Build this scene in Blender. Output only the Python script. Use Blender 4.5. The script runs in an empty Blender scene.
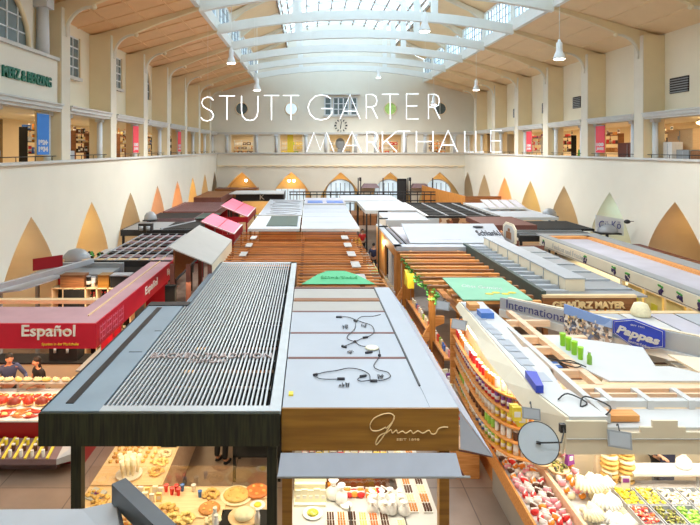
import bpy, bmesh, math, random
from mathutils import Vector, Matrix
random.seed(7)
S = bpy.context.scene
COL = S.collection
PI = math.pi
F, U0, V0, CZ = 543.0, 309.0, 148.5, 7.0
def at(u, v, z):
    "metres on the level z seen at a point of the photograph's frame"
    Y = F * (CZ - z) / (v - V0)
    return ((u - U0) * Y / F, Y)
# ------------------------------------------------------------------ materials
MATS = {}
def mat(name, col, rough=.6, metal=0., noise=.06, scale=3., emit=None, estr=0., stretch=None, alpha=None, bump=0., spec=.5):
    m = bpy.data.materials.new(name); m.use_nodes = True
    nt = m.node_tree; b = nt.nodes['Principled BSDF']
    c = tuple(col) + (1,)
    b.inputs['Base Color'].default_value = c
    b.inputs['Roughness'].default_value = rough
    b.inputs['Metallic'].default_value = metal
    b.inputs['Specular IOR Level'].default_value = spec
    if noise or bump:
        tc = nt.nodes.new('ShaderNodeTexCoord'); mp = nt.nodes.new('ShaderNodeMapping')
        nz = nt.nodes.new('ShaderNodeTexNoise'); nz.inputs['Scale'].default_value = scale; nz.inputs['Detail'].default_value = 4
        nt.links.new(tc.outputs['Object'], mp.inputs[0]); nt.links.new(mp.outputs[0], nz.inputs[0])
        if stretch: mp.inputs['Scale'].default_value = stretch
        mx = nt.nodes.new('ShaderNodeMix'); mx.data_type = 'RGBA'
        mx.inputs[6].default_value = tuple(max(0, x * (1 - noise * 2)) for x in col) + (1,)
        mx.inputs[7].default_value = tuple(min(1, x * (1 + noise * 2)) for x in col) + (1,)
        nt.links.new(nz.outputs[0], mx.inputs[0]); nt.links.new(mx.outputs[2], b.inputs['Base Color'])
        if bump:
            bp = nt.nodes.new('ShaderNodeBump'); bp.inputs['Strength'].default_value = bump; bp.inputs['Distance'].default_value = .02
            nt.links.new(nz.outputs[0], bp.inputs['Height']); nt.links.new(bp.outputs[0], b.inputs['Normal'])
    if emit:
        b.inputs['Emission Color'].default_value = tuple(emit) + (1,); b.inputs['Emission Strength'].default_value = estr
    MATS[name] = m
    return m
def speckle(name, cols, scale=8., rough=.5, stretch=None, kind='VORONOI'):
    "a surface broken up in several colours of its own: printed photos, food mixtures, fabrics"
    m = mat(name, cols[0], rough, noise=0); nt = m.node_tree; b = nt.nodes['Principled BSDF']
    tc = nt.nodes.new('ShaderNodeTexCoord'); mp = nt.nodes.new('ShaderNodeMapping')
    if stretch: mp.inputs['Scale'].default_value = stretch
    vo = nt.nodes.new('ShaderNodeTexVoronoi'); vo.inputs['Scale'].default_value = scale
    sp = nt.nodes.new('ShaderNodeSeparateColor'); cr = nt.nodes.new('ShaderNodeValToRGB'); cr.color_ramp.interpolation = 'CONSTANT'
    nt.links.new(tc.outputs['Object'], mp.inputs[0]); nt.links.new(mp.outputs[0], vo.inputs[0])
    nt.links.new(vo.outputs['Color'], sp.inputs[0]); nt.links.new(sp.outputs[0], cr.inputs[0]); nt.links.new(cr.outputs[0], b.inputs['Base Color'])
    el = cr.color_ramp.elements
    while len(el) < len(cols): el.new(.5)
    for i, c in enumerate(cols): el[i].position = i / len(cols); el[i].color = tuple(c) + (1,)
    return m
def wood(name, c1, c2, along='x', scale=4., rough=.55):
    m = mat(name, c1, rough, noise=0); nt = m.node_tree; b = nt.nodes['Principled BSDF']
    tc = nt.nodes.new('ShaderNodeTexCoord'); mp = nt.nodes.new('ShaderNodeMapping'); nz = nt.nodes.new('ShaderNodeTexNoise')
    mp.inputs['Scale'].default_value = {'x': (.6, 9, 9), 'y': (9, .6, 9), 'z': (9, 9, .6)}[along]
    nz.inputs['Scale'].default_value = scale; nz.inputs['Detail'].default_value = 5
    mx = nt.nodes.new('ShaderNodeMix'); mx.data_type = 'RGBA'
    cr = nt.nodes.new('ShaderNodeMapRange'); cr.inputs[1].default_value = .35; cr.inputs[2].default_value = .65
    nt.links.new(tc.outputs['Object'], mp.inputs[0]); nt.links.new(mp.outputs[0], nz.inputs[0]); nt.links.new(nz.outputs[0], cr.inputs[0])
    nt.links.new(cr.outputs[0], mx.inputs[0])
    mx.inputs[6].default_value = tuple(c1) + (1,); mx.inputs[7].default_value = tuple(c2) + (1,)
    nt.links.new(mx.outputs[2], b.inputs['Base Color'])
    return m
def glassmat(name, tint=(1, 1, 1), mixf=.1, rough=.05):
    m = bpy.data.materials.new(name); m.use_nodes = True; nt = m.node_tree
    for n in list(nt.nodes): nt.nodes.remove(n)
    o = nt.nodes.new('ShaderNodeOutputMaterial'); t = nt.nodes.new('ShaderNodeBsdfTransparent'); g = nt.nodes.new('ShaderNodeBsdfGlossy')
    mx = nt.nodes.new('ShaderNodeMixShader'); mx.inputs[0].default_value = mixf
    t.inputs[0].default_value = tuple(tint) + (1,); g.inputs['Roughness'].default_value = rough
    nt.links.new(t.outputs[0], mx.inputs[1]); nt.links.new(g.outputs[0], mx.inputs[2]); nt.links.new(mx.outputs[0], o.inputs[0])
    MATS[name] = m; return m
M = MATS
mat('plaster', (.80, .755, .64), .85, noise=.03, scale=.7)
mat('plaster_up', (.86, .78, .60), .85, noise=.03, scale=.7)
mat('plaster_warm', (.88, .74, .52), .85, noise=.05, scale=.8)
mat('plaster_ochre', (.70, .52, .25), .85, noise=.08, scale=.8)
mat('pilaster_side', (.82, .67, .42), .85, noise=.05, scale=.9)
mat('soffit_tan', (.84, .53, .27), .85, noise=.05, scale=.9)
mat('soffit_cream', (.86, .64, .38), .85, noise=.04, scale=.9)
mat('rib_cream', (.74, .68, .55), .8, noise=.04, scale=2)
mat('rib_white', (.82, .84, .80), .7, noise=.03, scale=2)
mat('cornice_grey', (.62, .61, .57), .7, noise=.05, scale=2)
mat('column_grey', (.66, .69, .71), .7, noise=.04, scale=2)
mat('glazing_bar', (.30, .22, .16), .6, noise=.05)
mat('window_bar', (.75, .77, .78), .5, noise=.03)
mat('black_metal', (.02, .02, .022), .45, noise=.1)
mat('black_board', (.012, .011, .010), .9, noise=.2, scale=5)
mat('dark_green_metal', (.06, .09, .08), .5, noise=.1)
mat('grey_metal', (.33, .35, .37), .45, .2, noise=.06, scale=2)
mat('light_metal', (.44, .47, .51), .4, .2, noise=.05, scale=2)
mat('bluegrey_sheet', (.25, .32, .38), .45, .1, noise=.07, scale=1.5)
mat('slat_grey', (.50, .53, .55), .4, .2, noise=.06, scale=4)
mat('white_sheet', (.43, .46, .51), .55, noise=.04, scale=1.2)
mat('white_board', (.62, .62, .61), .6, noise=.04, scale=2)
mat('cream_board', (.78, .69, .52), .6, noise=.04, scale=2)
mat('lavender_sheet', (.50, .49, .56), .5, noise=.10, scale=1.4)
mat('taupe_cloth', (.45, .43, .40), .8, noise=.04, scale=2)
mat('awning_cloth', (.50, .55, .66), .8, noise=.05, scale=3)
mat('pink_cloth', (.80, .17, .25), .8, noise=.06, scale=3)
mat('red_board', (.62, .01, .035), .45, noise=.06, scale=3)
mat('dark_red', (.33, .005, .01), .4, noise=.05)
mat('pink_top', (.56, .33, .36), .6, noise=.10, scale=1.3)
mat('gold_letter', (.95, .72, .38), .35, .2, noise=.03)
mat('rose_letter', (.42, .34, .33), .4, noise=.03)
mat('pale_letter', (.92, .88, .80), .4, noise=.03)
mat('yellow_letter', (.9, .62, .05), .4, noise=.03)
mat('navy_letter', (.05, .06, .22), .4, noise=.03)
mat('green_letter', (.01, .16, .10), .4, noise=.03)
mat('mint_sheet', (.24, .52, .34), .6, noise=.08, scale=1.5)
mat('mint_dark', (.10, .48, .22), .6, noise=.05)
mat('brown_box', (.17, .06, .045), .6, noise=.1, scale=3)
mat('purple_brown', (.22, .14, .15), .6, noise=.12, scale=3)
mat('blue_sign', (.02, .05, .48), .4, noise=.04)
mat('blue_banner', (.02, .20, .62), .6, noise=.04)
mat('red_banner', (.80, .05, .08), .6, noise=.05)
mat('skin', (.72, .38, .24), .6, noise=.04)
mat('hair_black', (.015, .012, .01), .6, noise=.1, scale=30)
mat('navy_cloth', (.045, .05, .10), .8, noise=.08, scale=10)
mat('black_cloth', (.015, .015, .018), .8, noise=.08, scale=10)
mat('blue_shirt', (.07, .09, .20), .8, noise=.08, scale=10)
mat('apron_white', (.75, .75, .72), .8, noise=.04)
mat('white_plastic', (.85, .85, .83), .35, noise=.02)
mat('lime_plastic', (.33, .75, .02), .35, noise=.04)
mat('leaf_green', (.06, .30, .04), .6, noise=.2, scale=15)
mat('grape_purple', (.04, .02, .08), .35, noise=.1, scale=20)
mat('crust', (.62, .27, .07), .6, noise=.25, scale=14, bump=.4)
mat('crust_gold', (.85, .48, .14), .6, noise=.2, scale=14, bump=.4)
mat('crumb', (.9, .78, .52), .7, noise=.1, scale=20)
mat('cheese', (.92, .68, .25), .45, noise=.08, scale=6)
mat('meat_red', (.62, .06, .03), .35, noise=.25, scale=12, bump=.3)
mat('meat_orange', (.82, .22, .06), .35, noise=.25, scale=12, bump=.3)
mat('ham_dark', (.30, .05, .03), .4, noise=.25, scale=9, bump=.3)
mat('paper_cream', (.90, .86, .66), .7, noise=.03, scale=10)
mat('cellophane', (.88, .86, .84), .15, noise=.06, scale=16, bump=.6)
mat('chocolate', (.10, .035, .015), .4, noise=.2, scale=20)
mat('orange_pack', (.90, .30, .03), .35, noise=.1, scale=8)
mat('red_pack', (.75, .03, .03), .35, noise=.1, scale=8)
mat('purple_pack', (.25, .05, .30), .35, noise=.1, scale=8)
mat('green_pack', (.30, .58, .08), .35, noise=.1, scale=8)
mat('blue_pack', (.06, .18, .55), .35, noise=.1, scale=8)
mat('yellow_pack', (.92, .68, .05), .35, noise=.1, scale=8)
mat('pink_pack', (.85, .35, .42), .35, noise=.1, scale=8)
mat('white_pack', (.82, .80, .76), .4, noise=.05, scale=8)
mat('bottle_dark', (.03, .035, .02), .15, noise=.1)
mat('marking_ink', (.03, .03, .04), .6, noise=.1)
mat('crate_green', (.01, .17, .06), .5, noise=.1)
mat('disc_grey', (.50, .56, .62), .35, .2, noise=.05, scale=4)
wood('black_wood', (.004, .005, .002), (.028, .030, .010), 'z', 3.2)
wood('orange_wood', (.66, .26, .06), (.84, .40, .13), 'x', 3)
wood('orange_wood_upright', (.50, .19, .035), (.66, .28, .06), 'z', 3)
wood('pergola_wood', (.46, .15, .03), (.66, .27, .07), 'x', 3)
wood('brown_wood', (.20, .075, .025), (.34, .14, .045), 'x', 3)
wood('pine', (.80, .56, .30), (.88, .66, .40), 'x', 3)
wood('peach_wood', (.78, .52, .33), (.88, .64, .44), 'x', 2)
wood('bronze_board', (.24, .105, .012), (.36, .17, .022), 'x', 1.2, .4)
speckle('food_photo', [(.25, .09, .03), (.5, .2, .08), (.75, .4, .2), (.15, .05, .02), (.85, .6, .4), (.4, .12, .06)], 3.2)
speckle('crowd_photo', [(.08, .09, .13), (.72, .68, .66), (.35, .3, .28), (.55, .42, .33), (.15, .2, .35), (.8, .78, .76), (.2, .15, .12)], 16)
speckle('sky_photo', [(.22, .36, .72), (.26, .42, .78), (.35, .5, .82)], 2)
speckle('tricolour_food', [(.75, .12, .03), (.9, .6, .08), (.2, .32, .05), (.85, .8, .55), (.4, .12, .05)], 26)
speckle('olive_food', [(.10, .11, .02), (.25, .28, .05), (.5, .45, .12), (.06, .04, .05)], 34)
speckle('yellow_food', [(.92, .7, .05), (.85, .55, .05), (.95, .85, .3), (.4, .45, .05)], 30)
speckle('pale_food', [(.85, .78, .62), (.78, .66, .45), (.9, .88, .8), (.65, .45, .25)], 30)
speckle('red_food', [(.7, .05, .03), (.8, .2, .05), (.55, .02, .04), (.85, .6, .5)], 30)
speckle('sweets_mix', [(.85, .3, .35), (.9, .75, .7), (.9, .55, .2), (.6, .1, .2), (.85, .82, .75), (.7, .3, .1), (.45, .6, .3)], 20)
glassmat('roof_glass', (.86, .94, .98), .06)
mat('slate_metal', (.10, .115, .13), .4, .2, noise=.06)
glassmat('case_glass', (1, .97, .95), .10)
mat('daylight_pane', (.7, .85, .9), .3, noise=.2, scale=1.5, emit=(.62, .82, .95), estr=.28)
mat('green_pane', (.35, .55, .15), .3, noise=.3, scale=3, emit=(.45, .65, .2), estr=.12)
mat('dusk_pane', (.13, .17, .17), .25, noise=.15, scale=2)
mat('lamp_glow', (1, 1, 1), .5, noise=0, emit=(1, .95, .85), estr=5)
mat('warm_glow', (1, .8, .5), .5, noise=0, emit=(1, .72, .35), estr=3)
mat('neon', (1, 1, 1), .4, noise=0, emit=(.88, .94, 1), estr=.62)
# tiled floor
def tile_floor():
    m = mat('floor_tiles', (.36, .27, .21), .35, noise=0); nt = m.node_tree; b = nt.nodes['Principled BSDF']
    tc = nt.nodes.new('ShaderNodeTexCoord'); br = nt.nodes.new('ShaderNodeTexBrick'); nz = nt.nodes.new('ShaderNodeTexNoise')
    br.inputs['Scale'].default_value = 1; br.inputs['Brick Width'].default_value = 1.6; br.inputs['Row Height'].default_value = 1.6
    br.inputs['Mortar Size'].default_value = .012; br.offset = 0
    br.inputs['Color1'].default_value = (.42, .31, .24, 1); br.inputs['Color2'].default_value = (.39, .285, .22, 1); br.inputs['Mortar'].default_value = (.20, .15, .12, 1)
    nz.inputs['Scale'].default_value = 1.3; nz.inputs['Detail'].default_value = 6
    mx = nt.nodes.new('ShaderNodeMix'); mx.data_type = 'RGBA'; mx.blend_type = 'MULTIPLY'; mx.inputs[0].default_value = .55
    nt.links.new(tc.outputs['Object'], br.inputs[0]); nt.links.new(tc.outputs['Object'], nz.inputs[0])
    nt.links.new(br.outputs[0], mx.inputs[6]); nt.links.new(nz.outputs[0], mx.inputs[7]); nt.links.new(mx.outputs[2], b.inputs['Base Color'])
tile_floor()
# ------------------------------------------------------------------ mesh collector
class B:
    def __init__(s): s.v = []; s.f = []; s.m = []; s.sm = []; s.mats = []
    def mi(s, m):
        if m not in s.mats: s.mats.append(m)
        return s.mats.index(m)
    def face(s, idx, m, smooth=False): s.f.append(idx); s.m.append(s.mi(m)); s.sm.append(smooth)
    def add(s, vs, fs, m, smooth=False):
        o = len(s.v); s.v += [tuple(p) for p in vs]
        for f in fs: s.face([i + o for i in f], m, smooth)
        return s
    def hexa(s, p, m):   # 8 corners: bottom ring 0-3, top ring 4-7
        s.add(p, [(3, 2, 1, 0), (4, 5, 6, 7), (0, 1, 5, 4), (1, 2, 6, 5), (2, 3, 7, 6), (3, 0, 4, 7)], m); return s
    def box(s, x0, x1, y0, y1, z0, z1, m):
        s.hexa([(x0, y0, z0), (x1, y0, z0), (x1, y1, z0), (x0, y1, z0), (x0, y0, z1), (x1, y0, z1), (x1, y1, z1), (x0, y1, z1)], m); return s
    def beam(s, a, b, w, h, m):   # rectangular bar between two points, h is vertical
        a = Vector(a); b = Vector(b); d = (b - a).normalized()
        side = d.cross(Vector((0, 0, 1)))
        if side.length < 1e-4: side = Vector((1, 0, 0))
        side.normalize(); up = side.cross(d)
        q = []
        for up_s in (-1, 1):
            for e, ss in ((a, -1), (a, 1), (b, 1), (b, -1)):
                q.append(e + side * ss * w / 2 + up * up_s * h / 2)
        s.hexa(q, m); return s
    def slab(s, pts, th, m):   # polygon given in space, thickness vector
        th = Vector(th); n = len(pts)
        vs = [Vector(p) for p in pts]; vs += [p + th for p in vs]
        fs = [tuple(range(n))[::-1], tuple(range(n, 2 * n))] + [(i, (i + 1) % n, n + (i + 1) % n, n + i) for i in range(n)]
        s.add(vs, fs, m); return s
    def cyl(s, x, y, z0, z1, r, m, r2=None, n=12, ang=None):
        r2 = r if r2 is None else r2; vs = []
        for z, q in ((z0, r), (z1, r2)):
            for i in range(n): vs.append((x + q * math.cos(2 * PI * i / n), y + q * math.sin(2 * PI * i / n), z))
        o = len(s.v); s.v += vs
        for i in range(n): s.face([o + i, o + (i + 1) % n, o + n + (i + 1) % n, o + n + i], m, True)
        s.face([o + i for i in range(n)][::-1], m); s.face([o + n + i for i in range(n)], m); return s
    def lathe(s, x, y, z, prof, m, n=12, squash=1.):
        o = len(s.v)
        for r, h in prof:
            for i in range(n): s.v.append((x + r * math.cos(2 * PI * i / n), y + squash * r * math.sin(2 * PI * i / n), z + h))
        for k in range(len(prof) - 1):
            for i in range(n): s.face([o + k * n + i, o + k * n + (i + 1) % n, o + (k + 1) * n + (i + 1) % n, o + (k + 1) * n + i], m, True)
        s.face([o + i for i in range(n)][::-1], m); k = (len(prof) - 1) * n; s.face([o + k + i for i in range(n)], m); return s
    def ball(s, c, r, m, n=10, k=6):
        rx, ry, rz = r if isinstance(r, tuple) else (r, r, r)
        prof = [(math.sin(PI * (i + .35) / (k + .7)), -math.cos(PI * (i + .35) / (k + .7))) for i in range(k + 1)]
        o = len(s.v)
        for a, h in prof:
            for i in range(n): s.v.append((c[0] + rx * a * math.cos(2 * PI * i / n), c[1] + ry * a * math.sin(2 * PI * i / n), c[2] + rz * h))
        for q in range(k):
            for i in range(n): s.face([o + q * n + i, o + q * n + (i + 1) % n, o + (q + 1) * n + (i + 1) % n, o + (q + 1) * n + i], m, True)
        s.face([o + i for i in range(n)][::-1], m, True); s.face([o + k * n + i for i in range(n)], m, True); return s
    def tube(s, pts, r, m, n=6, closed=False):
        pts = [Vector(p) for p in pts]; L = len(pts); o = len(s.v)
        rr = r if isinstance(r, (list, tuple)) else [r] * L
        for i, p in enumerate(pts):
            if closed: d = pts[(i + 1) % L] - pts[i - 1]
            else: d = pts[min(i + 1, L - 1)] - pts[max(i - 1, 0)]
            d.normalize(); a = d.cross(Vector((0, 0, 1)))
            if a.length < .05: a = d.cross(Vector((0, 1, 0)))
            a.normalize(); c = d.cross(a)
            for k in range(n):
                t = 2 * PI * k / n; s.v.append(tuple(p + (a * math.cos(t) + c * math.sin(t)) * rr[i]))
        for i in range(L if closed else L - 1):
            j = (i + 1) % L
            for k in range(n): s.face([o + i * n + k, o + i * n + (k + 1) % n, o + j * n + (k + 1) % n, o + j * n + k], m, True)
        if not closed:
            s.face([o + k for k in range(n)][::-1], m); s.face([o + (L - 1) * n + k for k in range(n)], m)
        return s
    def build(s, name, parent=None, **kw):
        me = bpy.data.meshes.new(name)
        off = Vector(parent['origin']) if parent is not None and 'origin' in parent else Vector((0, 0, 0))
        if parent is None and 'org' in kw: off = Vector(kw.pop('org'))
        if parent is not None and parent.parent is not None: off = Vector(parent.parent['origin'])
        vs = [(a - off[0], b - off[1], c - off[2]) for a, b, c in s.v]
        me.from_pydata(vs, [], s.f)
        for m in s.mats: me.materials.append(M[m])
        me.polygons.foreach_set('material_index', s.m); me.polygons.foreach_set('use_smooth', s.sm)
        bm = bmesh.new(); bm.from_mesh(me); bmesh.ops.recalc_face_normals(bm, faces=bm.faces); bm.to_mesh(me); bm.free()
        me.update()
        o = bpy.data.objects.new(name, me); COL.objects.link(o)
        if parent is not None: o.parent = parent
        else: o.location = off
        for k, v in kw.items(): o[k] = v
        return o
def thing(name, label, cat, loc=(0, 0, 0), group=None):
    o = bpy.data.objects.new(name, None); COL.objects.link(o); o.location = loc; o.empty_display_size = .2
    o['origin'] = list(loc); o['label'] = label; o['category'] = cat
    if group: o['group'] = group
    return o
def single(b, name, label, cat, org=(0, 0, 0), group=None):
    o = b.build(name, None, org=org); o['label'] = label; o['category'] = cat
    if group: o['group'] = group
    return o
def struct(b, name): return b.build(name, None, kind='structure')
def dup(root, loc, rz=None, label=None, group=None, sc=None):
    r = root.copy(); COL.objects.link(r); r.location = loc
    if rz is not None: r.rotation_euler = (0, 0, rz)
    if sc: r.scale = (sc, sc, sc)
    if label: r['label'] = label
    if group: r['group'] = group
    for ch in list(root.children):
        c = ch.copy(); COL.objects.link(c); c.parent = r
        for g in list(ch.children):
            d = g.copy(); COL.objects.link(d); d.parent = c
    return r
def text(body, size, m, name, parent, loc, ex=.01, rot=(PI / 2, 0, 0), width=None, height=None, bold=0., shear=0.):
    "raised lettering; loc is its lower left corner in the world"
    cu = bpy.data.curves.new(name, 'FONT'); cu.body = body; cu.size = size; cu.extrude = ex; cu.offset = bold; cu.shear = shear
    cu.resolution_u = 3
    t = bpy.data.objects.new(name, cu); COL.objects.link(t)
    bpy.context.view_layer.update()
    me = bpy.data.meshes.new_from_object(t.evaluated_get(bpy.context.evaluated_depsgraph_get()))
    bpy.data.objects.remove(t)
    xs = [v.co.x for v in me.vertices]; ys = [v.co.y for v in me.vertices]
    sx = width / (max(xs) - min(xs)) if width else 1; sy = height / (max(ys) - min(ys)) if height else sx
    x0, y0 = min(xs), min(ys)
    for v in me.vertices: v.co.x = (v.co.x - x0) * sx; v.co.y = (v.co.y - y0) * sy
    me.materials.clear(); me.materials.append(M[m])
    off = Vector(parent['origin']) if 'origin' in parent else (Vector(parent.parent['origin']) if parent.parent else Vector((0, 0, 0)))
    o = bpy.data.objects.new(name, me); COL.objects.link(o); o.parent = parent
    o.location = Vector(loc) - off; o.rotation_euler = rot
    return o
def area(loc, sx, sy, power, col, rot=(0, 0, 0)):
    l = bpy.data.lights.new('lamp_light', 'AREA'); l.shape = 'RECTANGLE'; l.size = sx; l.size_y = sy; l.energy = power; l.color = col
    o = bpy.data.objects.new('lamp_light', l); o.location = loc; o.rotation_euler = rot; COL.objects.link(o); return o
def point(loc, power, col, r=.12):
    l = bpy.data.lights.new('bulb_light', 'POINT'); l.energy = power; l.color = col; l.shadow_soft_size = r
    o = bpy.data.objects.new('bulb_light', l); o.location = loc; COL.objects.link(o); return o
# ================================================================== THE HALL
XL, XR, YB, Y0 = -9.29, 15.64, 54.6, 5.45     # wall faces, far wall, start of the bays
BAY = 5.05
PIL = [15.6 + BAY * k for k in range(8)]       # pilasters / ribs
NB = 10
def arch_pts(c, hw=2.1, zs=1.5, zp=4.72, n=12):
    pts = []
    for i in range(n + 1):
        t = i / n; w = hw * (1 - t ** 1.8); pts.append((c - w, zs + t * (zp - zs)))
    return pts, [(2 * c - a, z) for a, z in pts[:-1][::-1]]
def arched_wall(b, P, bays, y_lo, y_hi, ztop, depth, m_wall, m_in, zp=4.72, hw=2.1):
    "P(along, out, z) -> world; wall face with pointed openings and recesses behind them"
    edges = [y_lo] + [(a + c) / 2 for a, c in zip(bays[:-1], bays[1:])] + [y_hi]
    for k, c in enumerate(bays):
        L, R = arch_pts(c, hw, 1.5, zp)
        ring = [(c - hw, 0)] + L + R + [(c + hw, 0)]
        a, d = edges[k], edges[k + 1]
        # strips left and right of the opening
        for side, ed in ((0, a), (1, d)):
            half = [(c - hw, 0)] + L if side == 0 else [(c + hw, 0)] + [(2 * c - q, z) for q, z in L]
            for (p0, z0), (p1, z1) in zip(half[:-1], half[1:]):
                b.add([P(ed, 0, z0), P(p0, 0, z0), P(p1, 0, z1), P(ed, 0, z1)], [(0, 1, 2, 3)], m_wall)
        b.add([P(a, 0, zp), P(c, 0, zp), P(d, 0, zp), P(d, 0, ztop), P(a, 0, ztop)], [(0, 1, 2, 3, 4)], m_wall)
        # reveal: straight for the wall's thickness, then flaring into the vaulted bay behind
        for d0, d1, s0, s1 in ((0, .35, 1, 1), (.35, depth, 1, 1.0)):
            for (p0, z0), (p1, z1) in zip(ring[:-1], ring[1:]):
                b.add([P(p0, d0, z0), P(p1, d0, z1), P(p1, d1, z1), P(p0, d1, z0)], [(0, 1, 2, 3)], m_in)
        b.add([P(p, depth, z) for p, z in ring], [tuple(range(len(ring)))], m_in)
bays = [18.15 + BAY * k for k in range(-3, 8)]
bays = [c for c in bays if c < 54]
b = B(); arched_wall(b, lambda a, o, z: (XL - o, a, z), bays, -1.5, YB, 6.45, 2.6, 'plaster', 'plaster_warm')
b.box(XL - 2.7, XL - 2.62, -1.5, YB, 0, 6.45, 'plaster_warm'); struct(b, 'wall_left')
bays_r = [23.2 + BAY * k - BAY * 4 for k in range(0, 11)]; bays_r = [c for c in bays_r if c < 54]
b = B(); arched_wall(b, lambda a, o, z: (XR + o, a, z), bays_r, -1.5, YB, 6.45, 2.6, 'plaster', 'plaster_warm')
b.box(XR + 2.62, XR + 2.7, -1.5, YB, 0, 6.45, 'plaster_warm'); struct(b, 'wall_right')
# far wall: arches below, gallery openings, tall plain wall with the roof's outline
XB = [3.2 + 4.98 * k for k in (-2, -1, 0, 1, 2)]
b = B(); arched_wall(b, lambda a, o, z: (a, YB + o, z), XB, XL, XR, 6.45, 2.2, 'plaster', 'plaster_ochre', 4.62, 2.15)
lo, hi = 6.45, 8.4
ed = [XL - 1.1] + [x + q for x in XB for q in (-1.12, 1.12)] + [XR + 1.1]
for i in range(0, len(ed), 2): b.box(ed[i], ed[i + 1], YB, YB + .45, lo, hi, 'plaster')
prof = [(XL - 1.1, 8.4), (XR + 1.1, 8.4), (XR + 1.1, 12.3), (11.53, 13.8), (11.53, 15.95), (8.6, 17.3)]
prof += [(3.175 + 5.4 * math.cos(t), 17.25 + 2.4 * math.sin(t)) for t in [PI * k / 12 for k in range(1, 12)]]
prof += [(-2.25, 17.3), (-5.18, 15.95), (-5.18, 13.8), (XL - 1.1, 12.3)]
b.slab([(x, YB, z) for x, z in prof], (0, .45, 0), 'plaster')
struct(b, 'wall_back')
b = B(); b.box(-15, 21, -1.9, -1.5, 0, 20, 'plaster'); struct(b, 'wall_front')
b = B(); b.box(-15, 21, -1.9, 61, -.2, 0, 'floor_tiles'); struct(b, 'floor')
# frieze with small scallops, ledge and cornice on the far wall
b = B(); b.box(XL, XR, YB - .12, YB, 5.25, 5.33, 'plaster_warm')
for k in range(26):
    x = XL + .5 + k * .96
    if x > XR - .4: break
    b.slab([(x - .38, YB - .14, 5.27), (x - .2, YB - .14, 5.15), (x, YB - .14, 5.11), (x + .2, YB - .14, 5.15), (x + .38, YB - .14, 5.27)], (0, .14, 0), 'plaster_warm')
struct(b, 'trim_1')
b = B()
b.box(XL, XR, YB - .16, YB + .1, 6.45, 6.6, 'cornice_grey'); b.box(XL, XR, YB - .2, YB + .05, 8.42, 8.62, 'cornice_grey')
struct(b, 'trim_2')
# ledges and cornices along the sides
def side_trim(x, s, name):
    b = B()
    b.box(min(x, x - s * .12), max(x, x - s * .12), -1.5, YB, 6.47, 6.57, 'cornice_grey')
    b.box(min(x + s * .45, x - s * .02), max(x + s * .45, x - s * .02), -1.5, YB, 6.4, 6.55, 'plaster')
    for k in range(-3, 8):
        y0, y1 = PIL[0] + BAY * k + .37, PIL[0] + BAY * (k + 1) - .37
        if y0 > YB: break
        y1 = min(y1, YB)
        for z0, z1, o in ((8.36, 8.46, .02), (8.46, 8.6, .10), (8.6, 8.66, .16)):
            b.box(min(x + s * .5, x - s * o), max(x + s * .5, x - s * o), y0, y1, z0, z1, 'cornice_grey')
    return struct(b, name)
side_trim(XL, -1, 'trim_3'); side_trim(XR, 1, 'trim_4')
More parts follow.
